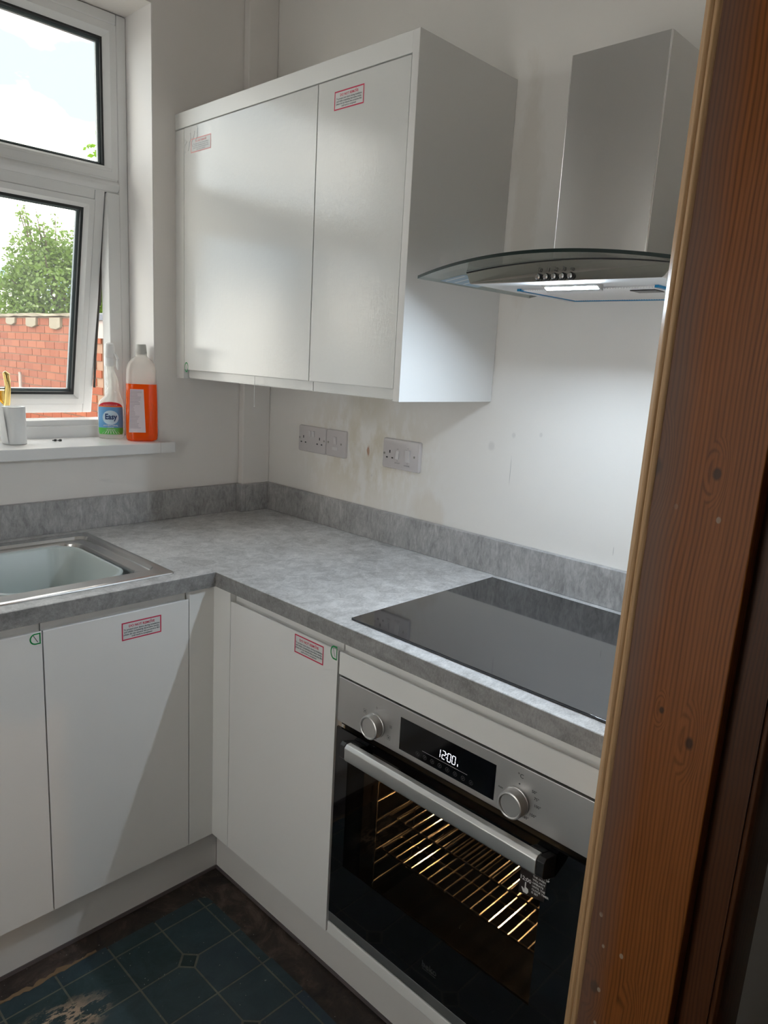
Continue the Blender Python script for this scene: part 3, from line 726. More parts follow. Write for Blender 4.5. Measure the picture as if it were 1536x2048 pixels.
obj('drain', MB().lathe([(.040, z - .1645), (.040, z - .160), (.030, z - .161), (.028, z - .164)], (-.92, -.305, 0), 24), M['chrome'], sk)
# plastic basin
b = MB(); bz = ZT - .004
def bl(k, zz, r): return rrect(-1.052 + k, -.762 - k, -.482 + k, -.138 - k, max(.03, r - .018), zz, 8)
b.loft([bl(-.007, bz - .008, .085), bl(-.008, bz - .002, .085), bl(-.004, bz, .082), bl(0, bz - .001, .08), bl(.004, bz - .006, .078), bl(.022, bz - .125, .06), bl(.045, bz - .136, .05)], cap1=True)
b.loft([bl(-.007, bz - .008, .085), bl(.0015, bz - .008, .078), bl(.019, bz - .127, .06), bl(.045, bz - .1385, .05)], cap1=True)
for v in b.bm.verts:   # bulging sides
    v.co.x += .010 * math.cos((v.co.y + .313) * 9) * (1 if v.co.x > -.91 else -1) - .004
tag(obj('washing_up_bowl', b, M['basin'], smooth=True), 'grey plastic washing-up bowl sitting inside the steel sink', 'bowl')

# ------------------------------------------------------------------ hob
hb = obj('induction_hob', MB().box(-.5535, -.0500, -1.6470, -1.0568, ZT, ZT + .0052), M['hob'], bevel=.0012); tag(hb, 'black glass hob set on the grey worktop above the oven', 'hob')
obj('edge_shadow_gap', MB().box(-.5515, -.052, -1.645, -1.0588, ZT, ZT + .0008), M['black'], hb)

# ------------------------------------------------------------------ oven
OY0, OY1 = -1.6590, -1.0620
ov = thing('built_in_oven', 'stainless and black built-in electric oven with its inside light on', 'oven', (-.3, -1.36, .185))
XF = DF
obj('control_panel', MB().box(XF, XF + .020, OY0, OY1, .6800, .7812), M['steel_dark'], ov, bevel=.0015)
obj('vent_gap', MB().box(XF + .012, XF + .03, OY0 + .002, OY1 - .002, .6690, .6800), M['black'], ov)
# cavity shell
b = MB(); cx0, cx1, cy0, cy1, cz0, cz1 = XF + .0225, -.115, -1.585, -1.130, .235, .640
b.box(cx1, cx1 + .01, cy0, cy1, cz0, cz1); b.box(cx0, cx1, cy0 - .01, cy0, cz0, cz1); b.box(cx0, cx1, cy1, cy1 + .01, cz0, cz1); b.box(cx0, cx1, cy0, cy1, cz1, cz1 + .01); b.box(cx0, cx1, cy0, cy1, cz0 - .01, cz0)
obj('cavity', b, M['cavity'], ov)
b = MB(); b.box(XF + .0225, XF + .03, OY0 + .002, cy0 - .0101, .188, .668); b.box(XF + .0225, XF + .03, cy1 + .0101, OY1 - .002, .188, .668); b.box(XF + .0225, XF + .03, cy0 - .01, cy1 + .01, .188, cz0 - .0101); b.box(XF + .0225, XF + .03, cy0 - .01, cy1 + .01, cz1 + .0101, .668)
obj('front_frame', b, M['black'], ov)
# door: glossy black glass surround with a see-through window
wy0, wy1, wz0, wz1 = -1.583, -1.100, .345, .628
b = MB().cells([OY0, wy0, wy1, OY1], [.2090, wz0, wz1, .6665], lambda a, c: not (wy0 < a < wy1 and wz0 < c < wz1), XF, XF + .005)
for v in b.bm.verts: v.co = Vector((v.co.z, v.co.x, v.co.y))
dr = obj('door', b, M['black_gloss'], ov)
obj('window_glass', MB().box(XF + .0002, XF + .004, wy0, wy1, wz0, wz1), M['oven_glass'], dr)
obj('lower_trim', MB().box(XF + .0005, XF + .02, OY0, OY1, .1830, .2085), M['steel_dark'], dr, bevel=.001)
b = MB(); b.prism([(XF - .042, .6360), (XF - .042, .6600), (XF - .036, .6665), (XF - .0245, .6665), (XF - .022, .6600), (XF - .022, .6330), (XF - .030, .6295), (XF - .0385, .6300)], 1, -1.5900, -1.1310)
hd = obj('handle', b, M['handle_al'], dr, bevel=.0015)
for ya, yb in ((-1.6045, -1.5905), (-1.1305, -1.1165)):
    b = MB(); b.prism([(XF - .042, .6360), (XF - .041, .6615), (XF - .034, .6675), (XF - .0005, .6580), (XF - .0005, .6150), (XF - .036, .6290)], 1, ya, yb); obj('handle_end', b, M['black_satin'], dr, bevel=.001)
for ya, yb in ((-1.5900, -1.566), (-1.155, -1.1310)):
    b = MB(); b.prism([(XF - .0215, .6350), (XF - .0215, .6655), (XF - .0005, .6580), (XF - .0005, .6250)], 1, ya, yb); obj('handle_bracket', b, M['black_satin'], dr, bevel=.001)
b = MB(); b.text('beko', (XF - .0004, -1.3600, .2580), RYm, RZ, .0195, bold=.0003); b.box(XF - .0005, XF - .0002, -1.3775, -1.3425, .2535, .2545)
obj('logo', b, M['logo'], dr, fix=False)
# sticker in the window
b = MB(); b.mi = 0; sx_ = XF - .0003
b.quad((sx_, -1.5400, .5490), (sx_, -1.5905, .5590), (sx_, -1.5920, .6180), (sx_, -1.5395, .6180))
b.mi = 1; b.text('12:00', (sx_ - .0003, -1.5515, .5780), RYm, RZ, .0105, bold=.0002)
for k, s in enumerate(('! IMPORTANT', 'OVEN SET UP', 'THE OVEN', 'WILL NOT', 'OPERATE', 'UNTIL THE', 'CLOCK TIMER', 'IS SET')):
    b.text(s, (sx_ - .0003, -1.5650, .6060 - k * .0062), RYm, RZ, .0052, 'LEFT', bold=.00015)
hand = [(-.0012, .0), (.0012, .0), (.0012, -.009), (.006, -.011), (.007, -.016), (.0045, -.021), (-.0035, -.021), (-.0075, -.013), (-.0065, -.0118), (-.0012, -.0145)]
c0 = Vector((sx_ - .0003, -1.5525, .5760)); b.face([b.v(c0 + Vector((0, -x, z_))) for x, z_ in hand])
obj('sticker', b, [M['sticker_film'], M['print_white']], dr, fix=False)
# controls
def knob(cy, cz):
    b = MB(); o_ = []
    def ring(r, x): return [(x, cy + r * math.cos(2 * math.pi * i / 40), cz + r * math.sin(2 * math.pi * i / 40)) for i in range(40)]
    b.loft([ring(.0262, XF - .0003), ring(.0262, XF - .004), ring(.0250, XF - .0045), ring(.0245, XF - .019), ring(.0238, XF - .0215), ring(.0215, XF - .0225), ring(.0200, XF - .0215), ring(.0195, XF - .0195)], True, True)
    kn = obj('knob', b, M['steel'], ov, smooth=True)
    obj('knob_face', MB().cyl((XF - .0196, cy, cz), (XF - .0200, cy, cz), .0190, 36), M['steel_dark'], kn)
knob(-1.1760, .7155); knob(-1.5180, .7140)
dp = obj('display', MB().box(XF - .0006, XF + .002, -1.4715, -1.2433, .6922, .7604), M['display'], ov)
# seven-segment clock
b = MB(); X_ = XF - .0010
SEG = {'0': 'abcdef', '1': 'bc', '2': 'abged', ':': ''}
def seg(cy, cz, w, h, on, th=.0011):
    S_ = {'a': (0, w, h, h), 'd': (0, w, 0, 0), 'g': (0, w, h / 2, h / 2), 'f': (0, 0, h / 2, h), 'e': (0, 0, 0, h / 2), 'b': (w, w, h / 2, h), 'c': (w, w, 0, h / 2)}
    for s_ in on:
        a, c, d, e = S_[s_]
        sh = lambda q: (q - h / 2) * .06
        if d == e: pts = [(a + .0006, d - th / 2), (c - .0006, d - th / 2), (c - .0006, d + th / 2), (a + .0006, d + th / 2)]
        else: pts = [(a - th / 2, d + .0006), (a + th / 2, d + .0006), (a + th / 2, e - .0006), (a - th / 2, e - .0006)]
        b.face([b.v((X_, cy - (x + sh(z_)), cz + z_)) for x, z_ in pts])
for ch, cy in (('1', -1.3395), ('2', -1.3515), ('0', -1.3645), ('0', -1.3755)): seg(cy, .7200, .0072, .0165, SEG[ch])
for z_ in (.7250, .7320): b.quad((X_, -1.3608, z_), (X_, -1.3624, z_), (X_, -1.3624, z_ + .0015), (X_, -1.3608, z_ + .0015))
b.quad((X_, -1.3878, .7200), (X_, -1.3892, .7200), (X_, -1.3892, .7245), (X_, -1.3878, .7245))
obj('clock_digits', b, M['digits'], dp, fix=False)
b = MB(); b.quad((X_, -1.3030, .7136), (X_, -1.4118, .7136), (X_, -1.4118, .7142), (X_, -1.3030, .7142)); obj('display_line', b, M['socket'], dp, fix=False)
b = MB()
for k in range(8):
    cy, cz = -1.292 - k * .0185, .7030; n_ = 16
    l0 = [(X_, cy + .0045 * math.cos(2 * math.pi * i / n_), cz + .0045 * math.sin(2 * math.pi * i / n_)) for i in range(n_)]; l1 = [(X_, cy + .0038 * math.cos(2 * math.pi * i / n_), cz + .0038 * math.sin(2 * math.pi * i / n_)) for i in range(n_)]
    b.loft([l0, l1]); b.quad((X_, cy + .001, cz - .0015), (X_, cy - .001, cz - .0015), (X_, cy - .001, cz + .0015), (X_, cy + .001, cz + .0015))
obj('touch_icons', b, M['print_grey'], dp, fix=False)
b = MB()
for s_, cy, cz, sz in (('°C', -1.5215, .7600, .0110), ('50°', -1.5505, .7440, .0072), ('75°', -1.5560, .7330, .0072), ('100°', -1.5590, .7205, .0072), ('150°', -1.5520, .7010, .0072), ('180°', -1.5380, .6905, .0072), ('max', -1.4840, .7230, .0060)):
    b.text(s_, (XF - .0004, cy, cz), RYm, RZ, sz, bold=.00015)
b.cyl((XF - .0004, -1.5205, .7480), (XF - .0002, -1.5205, .7480), .0016, 10)
obj('scale_print', b, M['print_dark'], ov, fix=False)
b = MB()
def icon(cy, cz, s=.0042):
    for (x0, x1, z0, z1) in ((-s, s, s - .0006, s), (-s, s, -s, -s + .0006), (-s, -s + .0006, -s, s), (s - .0006, s, -s, s), (-s * .4, s * .4, -s * .3, s * .3)):
        b.quad((XF - .0004, cy - x0, cz + z0), (XF - .0004, cy - x1, cz + z0), (XF - .0004, cy - x1, cz + z1), (XF - .0004, cy - x0, cz + z1))
icon(-1.1440, .7340); icon(-1.2140, .7030); icon(-1.2180, .7280, .003); icon(-1.1780, .6870, .0025)
b.text('0', (XF - .0004, -1.1770, .7510), RYm, RZ, .0075)
obj('mode_print', b, M['print_dark'], ov, fix=False)
# racks and side rails
def rack(name, z, xf, cross):
    b = MB()
    b.tube([(xf, -1.560, z), (xf, -1.155, z)], .0030, 6); b.tube([(-.135, -1.560, z), (-.135, -1.155, z)], .0030, 6)
    for c in cross: b.tube([(c, -1.560, z - .004), (c, -1.155, z - .004)], .0026, 6)
    for y_ in (-1.560, -1.155): b.tube([(xf, y_, z), (-.135, y_, z)], .0030, 6)
    o_ = obj(name, b, M['wire'], ov, smooth=True)
    for k in range(17):
        y_ = -1.536 + k * .0224; obj('rod', MB().tube([(xf - .004, y_, z + .003), (-.15, y_, z + .003)], .0022, 6), M['wire'], o_, smooth=True)
rack('wire_shelf', .388, -.520, (-.455,)); rack('wire_shelf', .462, -.500, (-.36,))
b = MB()
for y_ in (-1.140, -1.576):
    for z_ in (.30, .345, .378, .42, .452, .50, .545): b.tube([(-.53, y_, z_), (-.15, y_, z_)], .0024, 6)
    for x_ in (-.53, -.40, -.28, -.15): b.tube([(x_, y_, .28), (x_, y_, .57)], .0028, 6)
obj('side_rails', b, M['wire'], ov, smooth=True)
obj('oven_lamp', MB().lathe([(.018, 0), (.016, .008), (.008, .012)], (-.30, -1.48, .627), 16), mat('lamp_glow', (1, .8, .5), .4, emit=(1, .66, .30), es=12), ov)
for py_, pw in ((-1.48, 14), (-1.22, 4)):
    ld = bpy.data.lights.new('oven_lamp_light', 'POINT'); ld.energy = pw; ld.color = (1, .66, .34); ld.shadow_soft_size = .015
    lo_ = bpy.data.objects.new('oven_lamp_light', ld); COL.objects.link(lo_); lo_.location = (-.30, py_, .605); attach(lo_, ov)

# ------------------------------------------------------------------ extractor hood
HY = -1.3575
hd_ = thing('cooker_hood', 'stainless chimney cooker hood with a curved glass canopy above the hob', 'cooker hood', (-.2, HY, 1.6))
b = MB(); ya, yb, ch = HY - .1035, HY + .0955, .0028
arc = lambda cx, cy, a0: [(cx + ch * math.cos(math.radians(a0 + 15 * k)), cy + ch * math.sin(math.radians(a0 + 15 * k))) for k in range(7)]
b.prism([(-.0005, ya), (-.0005, yb)] + arc(-.235 + ch, yb - ch, 90) + arc(-.235 + ch, ya + ch, 180), 2, 1.640, 2.0330)
for f in b.bm.faces:
    f.normal_update()
    if abs(f.normal.x) > .02 and abs(f.normal.y) > .02: f.material_index = 1
obj('chimney', b, [M['steel_hood'], M['fold']], hd_, smooth=True)
def gz(u): return 1.6143 + .0285 * (1 - u * u)
def gx(u): return -.413 - .036 * (1 - u * u)
NU = 40; us = [-1 + 2 * i / NU for i in range(NU + 1)]; TG = .006
b = MB(); b.mi = 0
top_f = [b.v((gx(u_), HY - .2985 * u_, gz(u_))) for u_ in us]; top_b = [b.v((-.001, HY - .2985 * u_, gz(u_))) for u_ in us]
bot_f = [b.v((gx(u_), HY - .2985 * u_, gz(u_) - TG)) for u_ in us]; bot_b = [b.v((-.001, HY - .2985 * u_, gz(u_) - TG)) for u_ in us]
for i in range(NU):
    b.mi = 0; b.face([top_f[i], top_f[i + 1], top_b[i + 1], top_b[i]]); b.face([bot_f[i], bot_b[i], bot_b[i + 1], bot_f[i + 1]])
    b.mi = 1; b.face([top_f[i], bot_f[i], bot_f[i + 1], top_f[i + 1]]); b.face([top_b[i], top_b[i + 1], bot_b[i + 1], bot_b[i]])
b.mi = 2; b.face([top_f[0], top_b[0], bot_b[0], bot_f[0]]); b.face([top_f[-1], bot_f[-1], bot_b[-1], top_b[-1]])
obj('glass_canopy', b, [M['hood_glass'], M['glass_edge'], M['glass_edge_lt']], hd_)
# steel body under the glass, arched top
BX = -.372; W_T, W_B = .213, .200; ZB = 1.5985
b = MB(); n_ = 20
arch = []
for i in range(n_ + 1):
    y_ = -W_T + 2 * W_T * i / n_; arch.append((HY - .006 - y_, gz(y_ / .2985) - TG - .0006))
out = arch + [(HY - .006 - W_B, ZB + .002), (HY - .006 - W_B + .004, ZB), (HY - .006 + W_B - .004, ZB), (HY - .006 + W_B, ZB + .002)]
A = [b.v((BX + (.004 if z_ > 1.61 else 0), y_, z_)) for y_, z_ in out]; Bk = [b.v((-.001, y_, z_)) for y_, z_ in out]
for i in range(len(out)):
    j = (i + 1) % len(out); b.face([A[i], A[j], Bk[j], Bk[i]])
b.face(A); b.face(Bk[::-1])
for f in b.bm.faces:
    if all(v.co.z < ZB + .0005 for v in f.verts): f.material_index = 1
obj('body', b, [M['steel_body'], M['underside']], hd_)
b = MB(); b.loft([[(BX + .0025, y_, z_ - .0012), (BX + .0025, y_, z_ + .0006), (BX + .0065, y_, z_ + .0006), (BX + .0065, y_, z_ - .0012)] for y_, z_ in arch], True, True); obj('glass_seal', b, M['black'], hd_)
fx0, fx1, fy0, fy1 = -.272, -.050, HY - .150, HY + .142
fl = obj('grease_filter', MB().box(fx0, fx1, fy0, fy1, ZB - .0022, ZB), M['alum'], hd_)
b = MB()
for k in range(52):
    y_ = fy0 + .006 + (fy1 - fy0 - .012) * k / 51; b.prism([(y_ - .0018, ZB - .0022), (y_ + .0018, ZB - .0022), (y_, ZB - .0036)], 0, fx0 + .006, fx1 - .006)
o = obj('filter_mesh', b, M['alum'], fl); o['kind'] = 'stuff'
b = MB(); b.box(fx0 - .004, fx1 + .004, fy1 - .004, fy1 + .004, ZB - .0048, ZB); b.box(fx1 - .003, fx1 + .005, fy0 - .004, fy1 - .0041, ZB - .0048, ZB); b.box(fx0 - .004, fx1 + .004, fy0 - .004, fy0 + .003, ZB - .0048, ZB)
obj('film_edge', b, M['blue_film'], fl)
obj('filter_latch', MB().box(-.235, -.195, fy0 + .02, fy0 + .07, ZB - .0050, ZB - .0036), M['black_satin'], fl, bevel=.001)
lh = obj('led_housing', MB().prism([(-.326, ZB), (-.300, ZB), (-.300, ZB - .0115)], 1, HY - .060, HY + .058), M['steel_hood'], hd_)
lq = MB(); u0, u1 = Vector((-.3165, 0, ZB - .0042)), Vector((-.3075, 0, ZB - .0082)); nn = Vector((-.404, 0, -.915)) * .0006
lq.prism([(p_.x, p_.z) for p_ in (u0 - nn, u1 - nn, u1 + nn * .1, u0 + nn * .1)], 1, HY - .056, HY + .054)
obj('led_strip', lq, M['led'], hd_)
b = MB()
bt = None
for k in range(5):
    y_ = HY - .0005 + .0335 - k * .01675; zc = 1.6065
    b = MB(); b.cyl((BX + .002, y_, zc), (BX - .0065, y_, zc), .0050, 16); b.cyl((BX - .0065, y_, zc), (BX - .0082, y_, zc), .0050, 16, .0036)
    bt = obj('button', b, M['chrome'], hd_, smooth=True); obj('button_ring', MB().cyl((BX + .001, y_, zc), (BX - .0022, y_, zc), .0068, 18), M['black_satin'], bt)
b = MB()
for k, s_ in enumerate(('0', '1', '2', '3', 'o')):
    y_ = HY - .0005 + .0335 - k * .01675; b.text(s_, (BX + .0030, y_, 1.6165), RYm, RZ, .0105, bold=.0002, nrm=.004)
obj('button_print', b, M['print_dark'], hd_, fix=False)
b = MB()
def gtop(x, y): u_ = (HY - y) / .2985; return gz(u_) - TG - .0005
b.quad((-.355, HY + .288, gtop(0, HY + .288)), (-.225, HY + .288, gtop(0, HY + .288)), (-.225, HY + .225, gtop(0, HY + .225)), (-.355, HY + .225, gtop(0, HY + .225)))
b.mi = 1
for k in range(3):
    x_ = -.345 + k * .03; b.quad((x_, HY + .282, gtop(0, HY + .282) - .0004), (x_ + .006, HY + .282, gtop(0, HY + .282) - .0004), (x_ + .006, HY + .232, gtop(0, HY + .232) - .0004), (x_, HY + .232, gtop(0, HY + .232) - .0004))
obj('rating_label', b, [M['film_print'], M['print_white']], hd_, fix=False)

# ------------------------------------------------------------------ sockets and switches
PX = -.0095
def plate(th, y0, y1, z0, z1):
    b = MB()
    def lp(i, x): return [(x, y, z) for (y, z, _) in [(p[0], p[1], 0) for p in rrect(y0 + i, y1 - i, z0 + i, z1 - i, .006, 0, 4)]]
    b.loft([lp(0, -.0004), lp(0, PX + .004), lp(.0015, PX + .0012), lp(.004, PX)], True, True)
    return obj('plate', b, M['socket'], th, smooth=True)
def screw(p_, y, z):
    b = MB(); b.cyl((PX + .001, y, z), (PX - .0006, y, z), .0034, 14); s_ = obj('screw', b, M['screw'], p_)
def pins(p_, y, z):
    b = MB(); X1, X2 = PX + .002, PX - .0003
    b.box(X1, X2, y - .002, y + .002, z + .003, z + .0115); b.box(X1, X2, y + .0075, y + .0145, z - .0125, z - .0085); b.box(X1, X2, y - .0145, y - .0075, z - .0125, z - .0085)
    obj('pin_holes', b, M['hole'], p_)
def rocker(p_, y, z, w=.010, h=.020, up=True, mt='switch'):
    b = MB(); o1, o2 = (.0010, .0042) if up else (.0042, .0010)
    b.loft([[(PX + .001, y + w / 2, z - h / 2), (PX + .001, y - w / 2, z - h / 2), (PX + .001, y - w / 2, z + h / 2), (PX + .001, y + w / 2, z + h / 2)],
            [(PX - o1, y + w / 2, z - h / 2), (PX - o1, y - w / 2, z - h / 2), (PX - o2, y - w / 2, z + h / 2), (PX - o2, y + w / 2, z + h / 2)]], True, True)
    obj('rocker_switch', b, M[mt], p_, bevel=.0005)
G_S = 'white switch plates on the right wall'
s1 = thing('double_socket', 'white double plug socket under the wide wall unit', 'socket', (0, -.27, 1.128), G_S)
p_ = plate(s1, -.3385, -.1997, 1.1278, 1.2135); screw(p_, -.2072, 1.1722); screw(p_, -.3300, 1.1718); pins(p_, -.2266, 1.1690); pins(p_, -.3075, 1.1690); rocker(p_, -.2590, 1.1890); rocker(p_, -.2765, 1.1890)
s2 = thing('fused_switch', 'white fused switch plate butted against the double plug socket', 'switch', (0, -.385, 1.128), G_S)
p_ = plate(s2, -.4320, -.3392, 1.1278, 1.2135); screw(p_, -.3509, 1.1721); screw(p_, -.4118, 1.1708); rocker(p_, -.3835, 1.1800, .013, .024); obj('fuse_holder', MB().box(PX + .001, PX - .0008, -.3970, -.3705, 1.1485, 1.1600), M['switch'], p_, bevel=.0005)
s3 = thing('cooker_switch', 'white cooker switch plate with one plug socket nearest the hob', 'switch', (0, -.67, 1.128), G_S)
p_ = plate(s3, -.7440, -.5964, 1.1268, 1.2150); screw(p_, -.6039, 1.1694); screw(p_, -.7238, 1.1704); pins(p_, -.6263, 1.1690); rocker(p_, -.6581, 1.1690, .012, .024, False); rocker(p_, -.6985, 1.1700, .019, .036)
b = MB(); b.text('SOCKET', (PX - .0004, -.6589, 1.1435), RYm, RZ, .0055); b.text('COOKER', (PX - .0004, -.6965, 1.1400), RYm, RZ, .0055); b.text('ON', (PX - .0004, -.6581, 1.1505), RYm, RZ, .0035); b.text('OFF', (PX - .0004, -.6581, 1.1850), RYm, RZ, .0035); b.text('OFF', (PX - .0004, -.6985, 1.1910), RYm, RZ, .0035); b.text('ON', (PX - .0004, -.6985, 1.1470), RYm, RZ, .0035)
obj('plate_print', b, M['print_dark'], p_, fix=False)

# ------------------------------------------------------------------ things on the sill
def sill_z(y): return 1.1505 + .0055 * y / .23 if y > 0 else 1.1505
# spray bottle
SX, SY = -.521, .098; z0 = sill_z(SY) + .0003
ROT = math.radians(28)       # faces the camera
def oval(loops, c, rot, n=32, e=2.0):
    L = []
    for (rx, ry, z_, ox) in loops:
        l = []
        for i in range(n):
            a = 2 * math.pi * i / n; ca, sa = math.cos(a), math.sin(a)
            x = ox + rx * math.copysign(abs(ca) ** (2 / e), ca); y = ry * math.copysign(abs(sa) ** (2 / e), sa)
            l.append((c[0] + x * math.cos(rot) - y * math.sin(rot), c[1] + x * math.sin(rot) + y * math.cos(rot), c[2] + z_))
        L.append(l)
    return L
sp_ = thing('spray_bottle', 'clear trigger spray bottle with a blue and green label on the sill', 'bottle', (SX, SY, z0))
b = MB(); rot = -ROT
prof = [(.034, .020, 0, 0), (.0375, .024, .004, 0), (.0385, .025, .03, 0), (.0390, .0255, .085, 0), (.0385, .025, .100, 0), (.034, .023, .117, .002), (.025, .020, .130, .006), (.0195, .0175, .142, .008), (.0190, .0170, .150, .006), (.0175, .0165, .158, .008), (.0185, .016, .166, .006), (.0165, .0155, .174, .007), (.0175, .015, .182, .005), (.0145, .0140, .196, .003), (.0125, .0125, .212, 0), (.0125, .0125, .226, 0)]
b.loft(oval(prof, (SX, SY, z0), rot), True, True); obj('bottle_body', b, M['clear'], sp_, smooth=True)
b = MB(); b.loft(oval([(.0165, .0165, .222, 0), (.0170, .0170, .226, 0), (.0170, .0170, .246, 0), (.0150, .0150, .249, 0)], (SX, SY, z0), rot), True, True); obj('collar', b, M['white'], sp_, smooth=True)
b = MB(); b.loft(oval([(.0145, .0150, .248, 0), (.0150, .020, .258, 0), (.0150, .024, .276, 0), (.0135, .024, .288, 0), (.008, .016, .293, 0)], (SX, SY, z0), rot, e=3), True, True); obj('trigger_head', b, M['white'], sp_, smooth=True)
b = MB(); d_ = Vector((math.sin(-ROT + math.pi) * 0 + .35, -.94, 0)); 
b.tube([(SX + d_.x * .022, SY + d_.y * .022, z0 + .262), (SX + d_.x * .032, SY + d_.y * .032, z0 + .246), (SX + d_.x * .030, SY + d_.y * .030, z0 + .226), (SX + d_.x * .034, SY + d_.y * .034, z0 + .212)], .0045, 8); obj('trigger', b, M['white'], sp_, smooth=True)
# label wrapped on the front of the bottle
def lab_pt(s, z_, off=.0007):
    """s in -1..1 across the front of the bottle"""
    a = -math.pi / 2 + s * 1.12; rx, ry = .0388 + off, .0253 + off
    x, y = rx * math.cos(a), ry * math.sin(a)
    return (SX + x * math.cos(rot) - y * math.sin(rot), SY + x * math.sin(rot) + y * math.cos(rot), z0 + z_)
def lab_region(b, zlo, zhi, off, smax=lambda z_: 1.0, nu=16, nv=8):
    b.grid(lambda i, j: lab_pt((2 * i - 1) * smax(zlo + (zhi - zlo) * j), zlo + (zhi - zlo) * j, off), nu, nv)
def dome(z_):
    if z_ > .092: return math.sqrt(max(0, 1 - ((z_ - .092) / .0225) ** 2))
    if z_ < .026: return math.sqrt(max(0, 1 - ((.026 - z_) / .014) ** 2)) * .25 + .75 if z_ > .012 else .75
    return 1.0
b = MB(); b.mi = 0; lab_region(b, .030, .100, .0008, dome); b.mi = 1; lab_region(b, .100, .1144, .0008, dome); b.mi = 2; lab_region(b, .014, .0345, .0009, dome)
b.mi = 5; lab_region(b, .0985, .1015, .0011, dome)
b.mi = 4
b.grid(lambda i, j: lab_pt(.62 * math.cos(2 * math.pi * i) * j * .9, .066 + .022 * math.sin(2 * math.pi * i) * j, .0010), 24, 3)
b.mi = 3
lc = Vector(lab_pt(.02, .061, .0016)); rdir = (Vector(lab_pt(.3, .061)) - Vector(lab_pt(-.3, .061))).normalized()
b.text('Easy', lc, rdir, RZ, .0245, bold=.0006, nrm=.0012, sx=.82)
b.mi = 6
for k in range(7):
    s_ = -.6 + k * .2; a0 = Vector(lab_pt(s_ * .35, .0315, .0013)); a1 = Vector(lab_pt(s_, .0165, .0013)); e_ = rdir * .0006
    b.quad(a0 - e_, a0 + e_, a1 + e_ * 1.8, a1 - e_ * 1.8)
b.text('ANTIBACTERIAL', Vector(lab_pt(0, .0400, .0016)), rdir, RZ, .0058, bold=.0001, nrm=.001)
b.text('CLEANER', Vector(lab_pt(0, .0345, .0016)), rdir, RZ, .0045, nrm=.001)
b.text('KILLS BACTERIA & VIRUSES', Vector(lab_pt(0, .1035, .0016)), rdir, RZ, .0034, nrm=.0012)
obj('label', b, [mat('label_sky_blue', (.12, .34, .62), .4), mat('label_band_red', (.62, .02, .04), .4), mat('label_band_green', (.10, .48, .08), .4), mat('label_word_navy', (.0, .03, .14), .4), mat('label_glow_pale', (.55, .72, .82), .4), mat('label_band_orange', (.85, .22, .03), .4), M['print_white']], sp_, smooth=True)
# orange bottle
BXc, BYc = -.4545, .028; z0 = sill_z(BYc) + .0003; rot = math.radians(-22)
ob_ = thing('cleaner_bottle', 'clear bottle of orange cleaning liquid at the right end of the sill', 'bottle', (BXc, BYc, z0))
b = MB(); e = 3.2
b.loft(oval([(.040, .026, .001, 0), (.0455, .0310, .004, 0), (.0475, .0325, .016, 0), (.0470, .0320, .10, 0), (.0455, .031, .1755, 0)], (BXc, BYc, z0), rot, 40, e), True, True); obj('orange_liquid', b, M['orange'], ob_, smooth=True)
b = MB(); b.loft(oval([(.0455, .0312, .1757, 0), (.0452, .031, .200, 0), (.0445, .0305, .218, 0), (.040, .029, .236, 0), (.030, .025, .249, 0), (.0185, .018, .258, 0), (.0165, .0165, .266, 0), (.0165, .0165, .272, 0)], (BXc, BYc, z0), rot, 40, 2.6), False, False); obj('bottle_shoulder', b, M['clear'], ob_, smooth=True)
b = MB(); b.loft(oval([(.0180, .0180, .264, 0), (.0180, .0180, .268, 0), (.0155, .0155, .290, 0), (.0148, .0148, .2945, 0)], (BXc, BYc, z0), rot, 28), True, True); obj('cap', b, M['cap'], ob_, smooth=True)
rd = Vector((math.cos(rot), math.sin(rot), 0)); nd = Vector((math.sin(rot), -math.cos(rot), 0)); fo = Vector((BXc, BYc, z0)) + nd * .0334
b = MB(); b.mi = 0
b.quad(fo + rd * -.0410 + RZ * .028, fo + rd * .0080 + RZ * .028, fo + rd * .0030 + RZ * .160, fo + rd * -.0365 + RZ * .160)
b.mi = 1; random.seed(2)
for k in range(26):
    z_ = .154 - k * .0045; x_ = -.0355 - (.154 - z_) * .03; w_ = random.uniform(.020, .034)
    if 9 < k < 17: w_ *= .45
    b.quad(*[fo + nd * .0003 + rd * xx + RZ * zz for xx, zz in ((x_, z_), (x_ + w_, z_), (x_ + w_, z_ + .0012), (x_, z_ + .0012))])
obj('label', b, [mat('label_pale_pink', (.78, .68, .70), .5), mat('label_fine_print', (.40, .32, .36), .5)], ob_, fix=False)
# paper roll
RXc, RYc = -.8205, .066; z0 = sill_z(RYc) + .0003
pr_ = thing('paper_roll', 'small upright white paper roll with a loose sheet on the sill', 'paper roll', (RXc, RYc, z0))
b = MB(); b.lathe([(.0305, 0), (.0310, .003), (.0310, .100), (.0300, .104), (.021, .1045), (.0195, .100), (.0195, .004), (.0305, 0)], (RXc, RYc, z0), 36, cap=False); obj('roll', b, M['paper'], pr_, smooth=True)
b = MB(); b.grid(lambda i, j: (RXc + .0335 * math.cos(2.0 + i * 1.9) - .012 * i * j, RYc + .0335 * math.sin(2.0 + i * 1.9), z0 + .004 + j * (.100 + .022 * math.sin(math.pi * i))), 14, 6); obj('loose_sheet', b, M['paper'], pr_, smooth=True)
